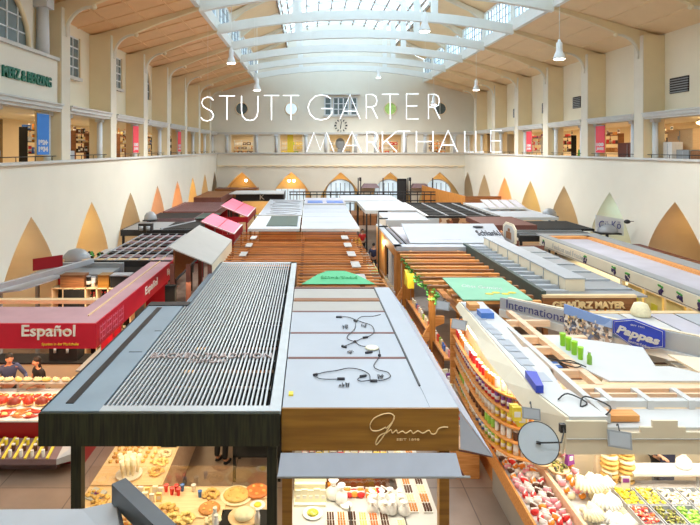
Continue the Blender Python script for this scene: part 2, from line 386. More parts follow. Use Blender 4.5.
# galleries: floor, ceiling, rear wall, recessed wall above
for x, s, nm in ((XL, -1, 'left'), (XR, 1, 'right')):
    def bx(b, a, c, y0, y1, z0, z1, m): b.box(min(x + s * a, x + s * c), max(x + s * a, x + s * c), y0, y1, z0, z1, m)
    b = B(); bx(b, 0.02, 5.6, -1.5, YB + 4, 5.1, 5.5, 'plaster'); struct(b, 'floor_gallery_' + nm)
    b = B(); bx(b, .3, 5.6, -1.5, YB + 4, 8.45, 8.6, 'plaster'); struct(b, 'ceiling_gallery_' + nm)
    b = B(); bx(b, 5.4, 5.6, -1.5, YB + 4, 5.5, 8.45, 'plaster_warm'); struct(b, 'wall_gallery_' + nm)
    b = B(); bx(b, .96, 1.2, -1.5, YB, 8.6, 12.5, 'plaster_up'); struct(b, 'wall_upper_' + nm)
    # pilasters with curved brackets, one object each
    for k in range(-3, 8):
        y = PIL[0] + BAY * k
        if y > YB - .3: break
        b = B(); bx(b, -.02, .96, y - .37, y + .37, 6.5, 12.3, 'pilaster_side')
        bx(b, -.05, .0, y - .36, y + .36, 6.5, 12.3, 'rib_cream')
        struct(b, 'wall_pilaster_' + nm)
        b = B(); pts = [(x, 11.25)]
        for i in range(9):
            t = PI / 2 * i / 8; pts.append((x - s * (1.05 - 1.05 * math.cos(t)), 11.25 + 1.17 * math.sin(t)))
        edge = x - s * 4.12
        poly = pts + [(x - s * 1.1, 12.46), (x - s * 2.4, 12.99), (edge, 13.56), (edge, 13.75), (x + s * .9, 12.33)]
        b.slab([(p, y - .11, z) for p, z in poly], (0, .22, 0), 'pilaster_side')
        b.tube([(p - s * .01, y, z) for p, z in pts], .09, 'rib_cream', 6)
        b.ball((x - s * 1.12, y, 12.38), .11, 'plaster_warm', 8, 5)
        struct(b, 'trim_bracket_' + nm)
    # soffit with shallow panel joints
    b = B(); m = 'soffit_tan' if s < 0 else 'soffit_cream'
    ex = x - s * 4.14
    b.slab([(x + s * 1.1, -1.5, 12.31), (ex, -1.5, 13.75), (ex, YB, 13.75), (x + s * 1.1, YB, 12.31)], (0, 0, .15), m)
    for k in range(-6, 20):
        y = PIL[0] + BAY * k / 2 + (BAY / 2 * .0)
        if not (-1 < y < YB): continue
    for t in (.27, .52, .77):
        xa = x + s * 1.1 + (ex - x - s * 1.1) * t; z = 12.31 + 1.44 * t
        b.box(xa - .035, xa + .035, -1.5, YB, z - .04, z + .05, m)
    for k in range(-3, 8):
        for q in (.33, .67):
            y = PIL[0] + BAY * (k + q)
            if y < YB and s < 0: b.slab([(x + s * 1.0, y, 12.29), (ex, y, 13.70), (ex, y + .05, 13.70), (x + s * 1.0, y + .05, 12.29)], (0, 0, .12), m)
    struct(b, 'ceiling_' + nm)
    # kerb and clerestory
    b = B(); b.box(min(ex - s * .03, ex + s * .2), max(ex - s * .03, ex + s * .2), -1.5, YB, 13.65, 14.25, 'rib_white'); struct(b, 'trim_kerb_' + nm)
    n = 0
    for k in range(-3, 8):
        y0, y1 = PIL[0] + BAY * k + .25, PIL[0] + BAY * (k + 1) - .25
        if y0 > YB - 1: break
        y1 = min(y1, YB - .1); n += 1
        w = B(); xx = ex + s * .1
        w.box(xx - .12, xx + .12, y0 - .5, y0, 14.25, 15.9, 'rib_white')
        w.box(xx - .08, xx + .08, y0, y1, 14.25, 14.33, 'window_bar'); w.box(xx - .08, xx + .08, y0, y1, 15.8, 15.9, 'window_bar')
        nn = 9
        for i in range(nn + 1):
            yy = y0 + (y1 - y0) * i / nn; th = .05 if i % 3 == 0 else .02
            w.box(xx - .04, xx + .04, yy - th, yy + th, 14.3, 15.85, 'window_bar' if i % 3 == 0 else 'grey_metal')
        for z in (14.85, 15.35): w.box(xx - .03, xx + .03, y0, y1, z - .015, z + .015, 'grey_metal')
        w.box(xx - .008, xx + .008, y0, y1, 14.3, 15.85, 'roof_glass')
        struct(w, 'window_%d' % (n + (0 if s < 0 else 20)))
    # sloping roof between clerestory and skylight
    b = B(); sx = 3.175 + s * 5.4
    b.slab([(ex + s * .3, -1.5, 15.9), (sx, -1.5, 17.25), (sx, YB, 17.25), (ex + s * .3, YB, 15.9)], (0, 0, .15), 'soffit_cream')
    for k in range(-3, 8):
        y = PIL[0] + BAY * k
        if y < YB: b.slab([(ex, y - .15, 15.3), (ex, y - .15, 15.92), (sx, y - .15, 17.27), (sx, y - .15, 17.0), (ex - s * .9, y - .15, 16.05)], (0, .3, 0), 'rib_cream')
    struct(b, 'ceiling_upper_' + nm)
# great transverse ribs over the middle, one each
for k in range(-2, 8):
    y = PIL[0] + BAY * k
    if y > YB - .5: break
    b = B(); c = 3.175; hw = 8.36; n = 20; lo = []; up = []
    for i in range(n + 1):
        t = -1 + 2 * i / n; e = .82 * (1 - abs(t) ** 2.2)
        lo.append((c + hw * t, 13.46 + e)); up.append((c + hw * t, 13.98 + e))
    for i in range(n):
        (xa, za), (xb, zb) = lo[i], lo[i + 1]; (xc, zc), (xd, zd) = up[i], up[i + 1]
        b.hexa([(xa, y - .15, za), (xb, y - .15, zb), (xb, y + .15, zb), (xa, y + .15, za), (xc, y - .15, zc), (xd, y - .15, zd), (xd, y + .15, zd), (xc, y + .15, zc)], 'rib_white')
    for px in (-.75, 7.1): b.box(px - .19, px + .19, y - .1, y + .1, 14.4, 18.6, 'rib_white')
    struct(b, 'ceiling_rib')
# skylight
b = B(); g = B(); arc = [(3.175 + 5.4 * math.cos(t), 17.25 + 2.4 * math.sin(t)) for t in [PI - PI * k / 14 for k in range(15)]]
for (xa, za), (xb, zb) in zip(arc[:-1], arc[1:]):
    g.add([(xa, -1.5, za), (xb, -1.5, zb), (xb, YB, zb), (xa, YB, za)], [(0, 1, 2, 3)], 'roof_glass')
for xa, za in arc: b.box(xa - .05, xa + .05, -1.5, YB, za - .16, za + .02, 'glazing_bar')
for k in range(0, 23):
    y = PIL[0] - 2 * BAY + k * BAY / 2
    if y > YB: break
    for (xa, za), (xb, zb) in zip(arc[:-1], arc[1:]): b.beam((xa, y, za - .12), (xb, y, zb - .12), .12, .22, 'rib_white')
struct(b, 'window_50'); struct(g, 'window_51')
# ---- far wall: round windows, middle window, clock
for i, x in enumerate([XB[0], XB[1], XB[3], XB[4]]):
    b = B(); n = 20; r = .62
    b.tube([(x + r * math.cos(2 * PI * k / n), YB - .05, 11.0 + r * math.sin(2 * PI * k / n)) for k in range(n)], .06, 'plaster_warm', 6, True)
    b.slab([(x + r * math.cos(2 * PI * k / n), YB - .04, 11.0 + r * math.sin(2 * PI * k / n)) for k in range(n)], (0, .03, 0), ('dusk_pane', 'daylight_pane', 'green_pane', 'dusk_pane')[i])
    b.box(x - .02, x + .02, YB - .07, YB - .04, 10.4, 11.6, 'window_bar')
    struct(b, 'window_%d' % (60 + i))
b = B(); x = 3.2
for a, c in ((-1.6, -1.0), (-.75, .75), (1.0, 1.6)):
    b.box(x + a, x + c, YB - .06, YB - .02, 10.4, 12.1, 'dusk_pane')
    for q in [a + (c - a) * k / (3 if c - a > 1 else 1) for k in range((3 if c - a > 1 else 1) + 1)]: b.box(x + q - .06, x + q + .06, YB - .1, YB - .02, 10.35, 12.15, 'window_bar')
    for z in (10.38, 10.95, 11.5, 12.1): b.box(x + a, x + c, YB - .1, YB - .02, z - .04, z + .04, 'window_bar')
b.box(x - 1.9, x + 1.9, YB - .35, YB, 12.35, 12.47, 'cornice_grey'); b.box(x - 1.8, x + 1.8, YB - .2, YB, 10.2, 10.32, 'cornice_grey')
struct(b, 'window_65')
t = thing('hall_clock', 'round wall clock of bare black hour marks above the far gallery', 'clock', (3.2, YB - .03, 9.3))
b = B()
for k in range(12):
    a = 2 * PI * k / 12; c, s_ = math.sin(a), math.cos(a)
    b.beam((3.2 + .46 * c, YB - .06, 9.3 + .46 * s_), (3.2 + .66 * c, YB - .06, 9.3 + .66 * s_), .05, .10 if k % 3 else .15, 'black_metal')
b.build('hour_marks', t)
B().beam((3.2, YB - .09, 9.3), (3.27, YB - .09, 9.72), .05, .06, 'black_metal').build('minute_hand', t)
B().beam((3.2, YB - .08, 9.3), (3.16, YB - .08, 8.98), .05, .08, 'black_metal').build('hour_hand', t)
# gallery behind the far wall
b = B(); b.box(XL - 5, XR + 5, YB + .45, YB + 4.2, 5.1, 5.5, 'plaster'); b.box(XL - 5, XR + 5, YB + .45, YB + 4.2, 8.45, 8.6, 'plaster')
b.box(XL - 5, XR + 5, YB + 4.0, YB + 4.2, 5.5, 8.45, 'plaster_warm'); struct(b, 'wall_gallery_back')
for x in XB:
    for q in (-1.5, 1.5, ):
        b = B(); b.cyl(x + q, YB - .02, 6.6, 8.3, .16, 'column_grey', .14); b.box(x + q - .2, x + q + .2, YB - .2, YB + .1, 8.28, 8.42, 'column_grey'); struct(b, 'trim_column')
# columns and thin rail in the side openings
for x, s, nm in ((XL, -1, 'left'), (XR, 1, 'right')):
    for k in range(-3, 8):
        y0, y1 = PIL[0] + BAY * k + .37, PIL[0] + BAY * (k + 1) - .37
        if y0 > YB - 1: break
        y1 = min(y1, YB)
        for y in (y0 + .8, y1 - .14):
            b = B(); b.cyl(x + s * .42, y, 5.5, 8.25, .13, 'column_grey', .12, 12); b.box(x + s * .42 - .16, x + s * .42 + .16, y - .16, y + .16, 8.22, 8.45, 'column_grey'); struct(b, 'trim_column')
        # black hand rail
        b = B(); b.tube([(x + s * .16, y0, 6.72), (x + s * .16, y1, 6.72)], .018, 'black_metal')
        for q in range(4): b.cyl(x + s * .16, y0 + .3 + (y1 - y0 - .6) * q / 3, 6.55, 6.72, .015, 'black_metal', n=6)
        struct(b, 'trim_rail_' + nm)
# windows in the recessed upper wall, left
def small_window(x, s, yc, w, z0, z1, i, arched=False):
    b = B(); xf = x - s * .03
    if arched:
        n = 14; ring = [(yc - w / 2, z0)] + [(yc - w / 2 * math.cos(PI * q / n), z1 - w / 2 + w / 2 * math.sin(PI * q / n)) for q in range(n + 1)] + [(yc + w / 2, z0)]
        b.slab([(xf, a, z) for a, z in ring], (s * .02, 0, 0), 'dusk_pane')
        b.tube([(xf - s * .06, a, z) for a, z in ring], .09, 'pilaster_side', 6)
        for q in range(1, 6):
            yy = yc - w / 2 + w * q / 6; h = z1 - w / 2 + math.sqrt(max(0, (w / 2) ** 2 - (yy - yc) ** 2))
            b.box(xf - .05, xf + .03, yy - .03, yy + .03, z0, h, 'window_bar')
        z = z0 + .5
        while z < z1 - .2:
            hw = w / 2 if z < z1 - w / 2 else math.sqrt(max(0, (w / 2) ** 2 - (z - z1 + w / 2) ** 2))
            b.box(xf - .05, xf + .03, yc - hw, yc + hw, z - .02, z + .02, 'window_bar'); z += .5
    else:
        b.box(xf - .02, xf + .02, yc - w / 2, yc + w / 2, z0, z1, 'dusk_pane')
        for q in (0, 1 / 3, 2 / 3, 1): b.box(xf - .06, xf + .04, yc - w / 2 + w * q - .03, yc - w / 2 + w * q + .03, z0, z1, 'window_bar')
        for q in (0, .25, .5, .75, 1): b.box(xf - .06, xf + .04, yc - w / 2, yc + w / 2, z0 + (z1 - z0) * q - .03, z0 + (z1 - z0) * q + .03, 'window_bar')
        b.box(min(xf, xf - s * .16), max(xf, xf - s * .16), yc - w / 2 - .15, yc + w / 2 + .15, z0 - .14, z0, 'cornice_grey')
        b.box(min(xf, xf - s * .1), max(xf, xf - s * .1), yc + w / 2, yc + w / 2 + .12, z0, z1 + .05, 'pilaster_side')
    struct(b, 'window_%d' % i)
small_window(XL - .96, -1, 23.15, 1.7, 10.1, 11.8, 70)
small_window(XL - .96, -1, 28.7, 1.4, 10.2, 11.8, 71)
small_window(XL - .96, -1, 33.4, 2.6, 10.1, 12.0, 72, True)
small_window(XL - .96, -1, 38.6, 1.4, 10.2, 11.8, 73); small_window(XL - .96, -1, 48.6, 2.6, 10.1, 12.0, 74, True)
# first bay on the left: parapet wall flush with the pilasters, arched window above, columns
b = B(); b.box(XL - .3, XL - .08, 11, 20.23, 8.6, 10.25, 'plaster'); b.box(XL - .32, XL + .02, 11, 20.23, 10.25, 10.37, 'cornice_grey')
b.box(XL - .45, XL - .35, 11, 18.95, 10.37, 12.5, 'plaster'); struct(b, 'wall_balcony')
small_window(XL - .36, -1, 16.6, 3.9, 10.38, 12.25, 75, True)
b = B(); b.cyl(XL - .2, 19.35, 10.37, 12.05, .23, 'column_grey', .2, 16); b.box(XL - .48, XL + .08, 19.07, 19.63, 12.0, 12.35, 'column_grey'); struct(b, 'trim_column')
t = thing('shop_lettering', 'dark green raised letters MERZ & BENZING on the cream balcony wall', 'sign', (XL - .07, 19.6, 9.2))
text('MERZ & BENZING', .5, 'green_letter', 'lettering', t, (XL - .04, 19.65 - 3.1 - .02, 9.2), .03, (PI / 2, 0, PI / 2), 3.12, .36, .012)
# vents high on the right wall
for i, (y, w, lab) in enumerate(((24.3, 1.2, 'dark louvred vent at the right edge, nearest on the upper wall'), (33.6, .9, 'dark louvred vent on the upper right wall, second from the front'), (38.3, .5, 'slim dark vent beside the third pilaster of the right wall'), (43.6, .8, 'small dark vent farthest back on the upper right wall'))):
    b = B(); x = XR + .93
    b.box(x - .03, x + .03, y - w / 2, y + w / 2, 9.5, 10.2, 'black_metal')
    for q in range(6): b.box(x - .06, x, y - w / 2, y + w / 2, 9.53 + q * .11, 9.57 + q * .11, 'grey_metal')
    single(b, 'air_vent', lab, 'vent', (x, y, 9.5))
# ---- pendant lamps
def pendant(x, y, z, ztop, label, pw=800):
    t = thing('pendant_lamp', label, 'lamp', (x, y, z))
    B().tube([(x, y, z + .7), (x, y, ztop)], .012, 'white_plastic').build('cable', t)
    sh = B(); sh.lathe(x, y, z, [(.215, 0), (.22, .03), (.19, .14), (.13, .28), (.11, .34), (.11, .62), (.06, .66), (.04, .75)], 'white_plastic', 18); sh.build('lamp_shade', t)
    B().lathe(x, y, z - .02, [(.05, -.02), (.19, 0), (.20, .02), (.1, .03)], 'lamp_glow', 14).build('bulb', t)
    l = bpy.data.lights.new('lamp_light', 'SPOT'); l.energy = pw; l.color = (1, .965, .91); l.spot_size = 2.85; l.spot_blend = .6; l.shadow_soft_size = .22
    lo_ = bpy.data.objects.new('lamp_light', l); lo_.location = (x, y, z - .06); COL.objects.link(lo_)
pendant(-3.68, 25.7, 11.03, 13.9, 'pendant lamp hanging above the letters S and T of the neon sign')
pendant(-2.95, 30.8, 10.3, 14.0, 'pendant lamp hanging just over the second T, lower than its neighbour', 1400)
pendant(4.4, 20.65, 11.45, 14.2, 'large pendant lamp in front of the skylight, near the top middle')
pendant(11.02, 35.8, 10.85, 13.7, 'pendant lamp hanging below the right clerestory windows')
pendant(9.52, 20.65, 10.4, 13.9, 'nearest pendant lamp on the right, hanging before the cream soffit')
pendant(5.9, 46.1, 13.0, 14.2, 'tiny far pendant lamp high in front of the pale far wall', 2600)
pendant(9.4, 40.9, 10.3, 13.9, 'pendant lamp partly behind the last R of the upper neon row', 1500)
for i, (x, y) in enumerate(((-3.3, 10.55), (9.5, 10.55), (-3.3, 5.5), (9.5, 5.5), (3.2, 5.5))): pendant(x, y, 11.0, 13.9, 'added unseen fill lamp above and outside the picture, %s' % ('left, second row', 'right, second row', 'left, first row', 'right, first row', 'middle, first row')[i], 420)  # extra hanging lamps, out of view, added only to brighten the hall
# ---- neon lettering
t = thing('neon_sign', 'white neon letters STUTTGARTER MARKTHALLE hanging in two rows across the hall', 'sign', (0, 29, 8))
ST = {'S': [[(.95, .86), (.75, .98), (.5, 1), (.2, .93), (.08, .76), (.2, .6), (.5, .5), (.82, .4), (.96, .22), (.82, .06), (.5, 0), (.2, .03), (.03, .15)]],
 'T': [[(0, 1), (1, 1)], [(.5, 1), (.5, 0)]], 'U': [[(0, 1), (0, .4), (.06, .18), (.25, .03), (.5, 0), (.75, .03), (.94, .18), (1, .4), (1, 1)]],
 'G': [[(.93, .85), (.78, .96), (.55, 1), (.3, .96), (.08, .75), (0, .5), (.08, .24), (.28, .05), (.55, 0), (.8, .06), (.97, .25), (1, .46), (.55, .46)]],
 'A': [[(0, 0), (.5, 1), (1, 0)], [(.2, .32), (.8, .32)]], 'R': [[(0, 0), (0, 1), (.55, 1), (.85, .92), (.95, .74), (.85, .56), (.55, .48), (0, .48)], [(.5, .48), (1, 0)]],
 'E': [[(1, 0), (0, 0), (0, 1), (1, 1)], [(0, .52), (.9, .52)]], 'M': [[(0, 0), (.27, 1), (.5, .1), (.73, 1), (1, 0)]],
 'K': [[(0, 0), (0, 1)], [(.95, 1), (0, .42)], [(.25, .58), (1, 0)]], 'H': [[(0, 0), (0, 1)], [(1, 0), (1, 1)], [(0, .5), (1, .5)]], 'L': [[(0, 1), (0, 0), (1, 0)]]}
row1 = [('S', 200.5, 214, 97, 121), ('T', 219, 235, 96, 120), ('U', 241.5, 258, 96, 120.5), ('T', 264, 279, 95.5, 120), ('T', 283, 299, 95.5, 120), ('G', 308, 332.5, 95, 120), ('A', 340, 360, 94.5, 119), ('R', 366.3, 377.5, 94.5, 118.5), ('T', 382, 398.5, 94.3, 119), ('E', 406.5, 418.5, 94, 119), ('R', 428.5, 440, 94.3, 119)]
row2 = [('M', 306.5, 334, 132.5, 152), ('A', 342.5, 361.5, 131.8, 152), ('R', 366.8, 378, 131.8, 152), ('K', 382.4, 397, 131.6, 152), ('T', 397.5, 410, 131.3, 152), ('H', 416.5, 433, 131.2, 152), ('A', 438.8, 457.5, 130.3, 152), ('L', 464.8, 473.5, 131, 152), ('L', 475.8, 484, 131, 152), ('E', 490.8, 501.5, 130.5, 152)]
NY = 29.0; kx = NY / F
for ch, u0, u1, v0, v1 in row1 + row2:
    b = B(); x0, x1 = (u0 - U0) * kx, (u1 - U0) * kx; zb, zt = 7 - (v1 - V0) * kx, 7 - (v0 - V0) * kx
    for st in ST[ch]:
        b.tube([(x0 + a * (x1 - x0), NY, zb + c * (zt - zb)) for a, c in st], .028, 'neon', 6)
    b.build('letter', t)
w = B()
for x in (-5.4, -2.9, .1, 3.2, 6.2): w.tube([(x, NY, 8.6), (x, NY, 14.0)], .004, 'white_plastic', 4)
w.build('suspension_wires', t)
# ---- niche and gallery lights (shops and passages have their own lamps)
warm = (1, .72, .40)
for c, col, p in ((18.15, (1, .8, .5),14), (23.2, (1, .72, .3),26), (28.25, (1, .8, .55),16), (33.3, (1, .52, .35),34), (38.35, (1, .42, .15),42), (43.4, (1, .62, .12),42), (48.45, (1, .7, .3), 18)):
    point((XL - 1.5, c, 3.3), p * 1.0, col, .3)
for c, col, p in ((23.2, (1, .66, .3),12), (28.25, (.45, .8, 1),30), (33.3, (1, .85, .6),14), (38.35, (1, .8, .3),26), (43.4, (1, .38, .1),50), (48.45, (.95, .9, .7), 10)):
    point((XR + 1.5, c, 3.2), p * 1.0, col, .3)
for k, x in enumerate(XB): point((x, YB + 1.2, 3.6), (16, 24, 12, 10, 10)[k], (1, .62, .25), .25)
for k in range(-1, 8):
    y = PIL[0] + BAY * (k + .5)
    if y > YB: break
    area((XL - 3.2, y, 8.35), 1.6, 2.6, 22, (1, .78, .52)); area((XR + 3.2, y, 8.35), 1.6, 2.6, 30, (1, .74, .45))
for x in XB: area((x, YB + 2.2, 8.3), 2.5, 1.2, 25, (1, .8, .55))
# ================================================================== GOODS (one of each kind, then copied)
PROTO = {}
HIDE = []
def proto(kind, fn): PROTO[kind] = fn
def mk(kind, m):
    "mesh of one piece of goods standing on the origin"
    key = (kind, m)
    if key in PROTO: return PROTO[key]
    b = B()
    if kind == 'bottle': b.lathe(0, 0, 0, [(.036, 0), (.038, .02), (.038, .17), (.014, .22), (.014, .28)], m, 8); b.cyl(0, 0, .27, .30, .017, 'red_pack', n=8); b.cyl(0, 0, .06, .14, .0395, 'paper_cream', n=8)
    elif kind == 'jar': b.lathe(0, 0, 0, [(.045, 0), (.048, .01), (.048, .15), (.04, .165)], m, 9); b.cyl(0, 0, .16, .185, .046, 'white_pack', n=9)
    elif kind == 'tin': b.cyl(0, 0, 0, .20, .045, m, n=9); b.cyl(0, 0, .2, .215, .046, 'light_metal', n=9); b.cyl(0, 0, .05, .12, .0465, 'white_pack', n=9)
    elif kind == 'packet': b.box(-.055, .055, -.03, .03, 0, .17, m); b.box(-.04, .04, -.032, -.029, .05, .12, 'white_pack')
    elif kind == 'bag':
        b.hexa([(-.06, -.03, 0), (.06, -.03, 0), (.06, .03, 0), (-.06, .03, 0), (-.05, -.012, .19), (.05, -.012, .19), (.05, .012, .19), (-.05, .012, .19)], m); b.box(-.052, .052, -.016, .016, .17, .2, m); b.box(-.03, .03, -.032, -.02, .06, .11, 'white_pack')
    elif kind == 'loaf': b.ball((0, 0, .06), (.15, .085, .065), m, 10, 5); [b.ball((x, 0, .115), (.018, .07, .014), 'crumb', 6, 3) for x in (-.08, 0, .08)]
    elif kind == 'round_bread': b.lathe(0, 0, 0, [(.10, 0), (.15, .015), (.155, .04), (.12, .075), (.05, .09), (.01, .092)], m, 14)
    elif kind == 'flatbread': b.lathe(0, 0, 0, [(.17, 0), (.18, .01), (.16, .03), (.08, .035), (.01, .035)], m, 16); [b.ball((.1 * math.cos(a), .1 * math.sin(a), .035), (.03, .03, .012), 'crust_gold', 6, 3) for a in (0, 1.2, 2.5, 3.7, 5)]
    elif kind == 'roll': b.ball((0, 0, .028), (.05, .038, .03), m, 8, 5); b.ball((0, 0, .055), (.035, .006, .006), 'crumb', 6, 3)
    elif kind == 'cookie_heap':
        r = random.Random(3)
        for i in range(26): a = r.random() * 6.28; q = .13 * math.sqrt(r.random()); b.ball((q * math.cos(a), q * math.sin(a), .02 + .08 * (1 - q / .14) * r.random()), (.035, .035, .018), m, 7, 4)
    elif kind == 'ham': b.lathe(0, 0, 0, [(.05, 0), (.10, .02), (.12, .07), (.09, .12), (.04, .15), (.02, .16)], m, 10, .75); b.ball((0, 0, .035), (.125, .095, .03), 'cheese', 8, 4)
    elif kind == 'sausage': b.tube([(-.16, .02, .025), (-.08, -.01, .03), (0, -.02, .03), (.08, -.01, .03), (.16, .02, .025)], [.012, .026, .028, .026, .012], m, 7)
    elif kind == 'steak': b.ball((0, 0, .025), (.10, .07, .028), m, 9, 4); b.ball((.03, 0, .028), (.05, .05, .028), 'cheese', 7, 4)
    elif kind == 'cheese_wheel': b.cyl(0, 0, 0, .08, .13, m, n=16); b.cyl(0, 0, .08, .084, .1, 'white_pack', n=16)
    elif kind == 'cup': b.lathe(0, 0, 0, [(.028, 0), (.04, .11), (.043, .115), (.036, .108)], m, 10)
    elif kind == 'tumbler': b.lathe(0, 0, 0, [(.046, 0), (.056, .23), (.06, .24), (.05, .235)], m, 14)
    elif kind == 'chocolate_tray':
        b.box(-.075, .075, -.1, .1, 0, .03, 'white_pack')
        for i in range(3):
            for j in range(4): b.box(-.06 + i * .045, -.03 + i * .045, -.085 + j * .046, -.05 + j * .046, .03, .055, m)
    elif kind == 'cello_bag': b.lathe(0, 0, 0, [(.07, 0), (.11, .04), (.10, .12), (.04, .17), (.025, .19), (.07, .25)], 'cellophane', 9, .8); b.cyl(0, 0, .175, .195, .032, m, n=8)
    elif kind == 'food_pan':
        b.box(-.16, .16, -.22, .22, 0, .03, 'light_metal')
        for x0, x1, y0, y1 in ((-.17, -.155, -.23, .23), (.155, .17, -.23, .23), (-.17, .17, -.23, -.215), (-.17, .17, .215, .23)): b.box(x0, x1, y0, y1, 0, .1, 'light_metal')
        r = random.Random(len(m) * 7)
        for i in range(46): b.ball((r.uniform(-.13, .13), r.uniform(-.19, .19), .06 + r.random() * .05), (.03 + .02 * r.random(), .03, .022), m, 7, 4)
    elif kind == 'shell':
        for i in range(13):
            a = -1.25 + 2.5 * i / 12; L = .30 * (1 - .12 * abs(a))
            b.tube([(0, 0, .03), (L * .5 * math.sin(a), -L * .5 * math.cos(a), .12), (L * math.sin(a), -L * math.cos(a), .05)], [.02, .045, .02], m, 6)
        b.ball((0, .03, .06), (.09, .06, .05), m, 8, 5)
    elif kind == 'basket':
        b.lathe(0, 0, 0, [(.14, 0), (.17, .06), (.2, .09), (.185, .095)], 'pine', 14); r = random.Random(5)
        for i in range(22): a = r.random() * 6.28; q = .15 * math.sqrt(r.random()); b.ball((q * math.cos(a), q * math.sin(a), .10 + .04 * r.random()), (.035, .03, .025), m, 7, 4)
    elif kind == 'sweet_bag': b.ball((0, 0, .05), (.075, .05, .055), m, 8, 5); b.box(-.06, .06, -.01, .01, .085, .11, 'cellophane')
    elif kind == 'crate':
        for x0, x1, y0, y1 in ((-.25, -.235, -.17, .17), (.235, .25, -.17, .17), (-.25, .25, -.17, -.155), (-.25, .25, .155, .17)):
            for z in (0, .08, .16): b.box(x0, x1, y0, y1, z, z + .06, m)
        b.box(-.24, .24, -.16, .16, 0, .015, m)
    elif kind == 'carton': b.box(-.2, .2, -.15, .15, 0, .26, m); b.box(-.2, .2, -.02, .02, .26, .263, 'paper_cream'); b.box(-.12, .12, -.153, -.15, .08, .18, 'white_pack')
    elif kind == 'fruit': b.ball((0, 0, .036), .038, m, 8, 6); b.cyl(0, 0, .07, .08, .004, 'leaf_green', n=5)
    elif kind == 'flask': b.lathe(0, 0, 0, [(.05, 0), (.05, .16), (.03, .2), (.03, .25)], m, 10); b.cyl(0, 0, .24, .27, .035, 'white_pack', n=10)
    me_o = b.build(kind); me = me_o.data; bpy.data.objects.remove(me_o)
    PROTO[key] = me
    return me
NICE = {'cookie_heap': 'biscuit_heap', 'food_pan': 'delicatessen_tray', 'cello_bag': 'gift_bag', 'shell': 'scalloped_bread', 'roll': 'bread_roll', 'steak': 'meat_cut'}
CATS = {'bottle': 'bottle', 'jar': 'jar', 'tin': 'tin', 'packet': 'packet', 'bag': 'bag', 'loaf': 'bread', 'round_bread': 'bread', 'flatbread': 'bread', 'roll': 'bread roll', 'cookie_heap': 'biscuits', 'ham': 'ham', 'sausage': 'sausage', 'steak': 'meat', 'cheese_wheel': 'cheese', 'cup': 'cup', 'tumbler': 'cup', 'chocolate_tray': 'chocolates', 'cello_bag': 'gift bag', 'food_pan': 'food tray', 'shell': 'bread', 'basket': 'basket', 'sweet_bag': 'sweets bag', 'crate': 'crate', 'carton': 'box', 'fruit': 'fruit', 'flask': 'bottle'}
def put(kind, m, loc, label, group=None, rz=0., sc=1.):
    o = bpy.data.objects.new(NICE.get(kind, kind), mk(kind, m)); COL.objects.link(o); o.location = loc; o.rotation_euler = (0, 0, rz)
    o.scale = (sc, sc, sc); o['label'] = label; o['category'] = CATS[kind]
    if group: o['group'] = group
    return o
CN = {'brown_wood': 'brown wood', 'grey_metal': 'grey', 'orange_pack': 'orange', 'red_pack': 'red', 'purple_pack': 'purple', 'green_pack': 'green', 'blue_pack': 'blue', 'yellow_pack': 'yellow', 'pink_pack': 'pink', 'white_pack': 'white', 'chocolate': 'dark brown', 'bottle_dark': 'dark', 'paper_cream': 'cream', 'crust': 'brown', 'crust_gold': 'golden', 'crumb': 'pale', 'cheese': 'yellow', 'meat_red': 'red', 'meat_orange': 'orange', 'ham_dark': 'dark red', 'tricolour_food': 'mixed red and yellow', 'olive_food': 'dark olive', 'yellow_food': 'yellow', 'pale_food': 'pale', 'red_food': 'red', 'sweets_mix': 'mixed', 'cellophane': 'clear', 'white_plastic': 'white', 'pine': 'pale wood', 'lime_plastic': 'lime green', 'light_metal': 'silver', 'crate_green': 'green', 'black_board': 'black', 'peach_wood': 'pale wood', 'orange_wood': 'orange wood', 'apron_white': 'white'}
def row(kind, mats, pts, where, what=None, rz=0., sc=1., jit=0., rnd=random.Random(11), run=1, jr=None):
    "copies along pts; those of one colour share label and group"
    k = kind.replace('_', ' ') if what is None else what
    for i, p in enumerate(pts):
        m = mats[(i // run) % len(mats)] if run > 0 else rnd.choice(mats)
        lab = ('%s %s %s' % (CN[m], k, where))
        put(kind, m, (p[0] + rnd.uniform(-jit, jit), p[1] + rnd.uniform(-jit, jit), p[2]), lab, '%s %ss %s' % (CN[m], k, where), rz + (rnd.uniform(-jr, jr) if jr else 0), sc * rnd.uniform(.92, 1.06))
def grid(x0, x1, nx, y0, y1, ny, z, z1=None):
    z1 = z if z1 is None else z1
    return [(x0 + (x1 - x0) * (i + .5) / nx, y0 + (y1 - y0) * (j + .5) / ny, z + (z1 - z) * (j + .5) / ny) for j in range(ny) for i in range(nx)]
def posts(t, xy, z1, m, w=.1, name='post'):
    for x, y in xy: B().box(x - w / 2, x + w / 2, y - w / 2, y + w / 2, 0, z1, m).build(name, t)
def counter(label, x0, x1, y0, y1, z, m, top='light_metal', glass=None, name='display_counter'):
    t = thing(name, label, 'counter', ((x0 + x1) / 2, (y0 + y1) / 2, 0))
    B().box(x0 + .04, x1 - .04, y0 + .04, y1 - .04, 0, z - .04, m).build('body', t)
    B().box(x0, x1, y0, y1, z - .04, z, top).build('worktop', t)
    if glass:   # (side, height)
        s, h = glass; g = B()
        if s == 'f': g.box(x0, x1, y0 + .02, y0 + .028, z + .001, z + h, 'case_glass')
        if s == 'b': g.box(x0, x1, y1 - .028, y1 - .02, z + .001, z + h, 'case_glass')
        if s == 'l': g.box(x0 + .02, x0 + .028, y0, y1, z + .001, z + h, 'case_glass')
        if s == 'r': g.box(x1 - .028, x1 - .02, y0, y1, z + .001, z + h, 'case_glass')
        g.build('glass_screen', t)
    return t
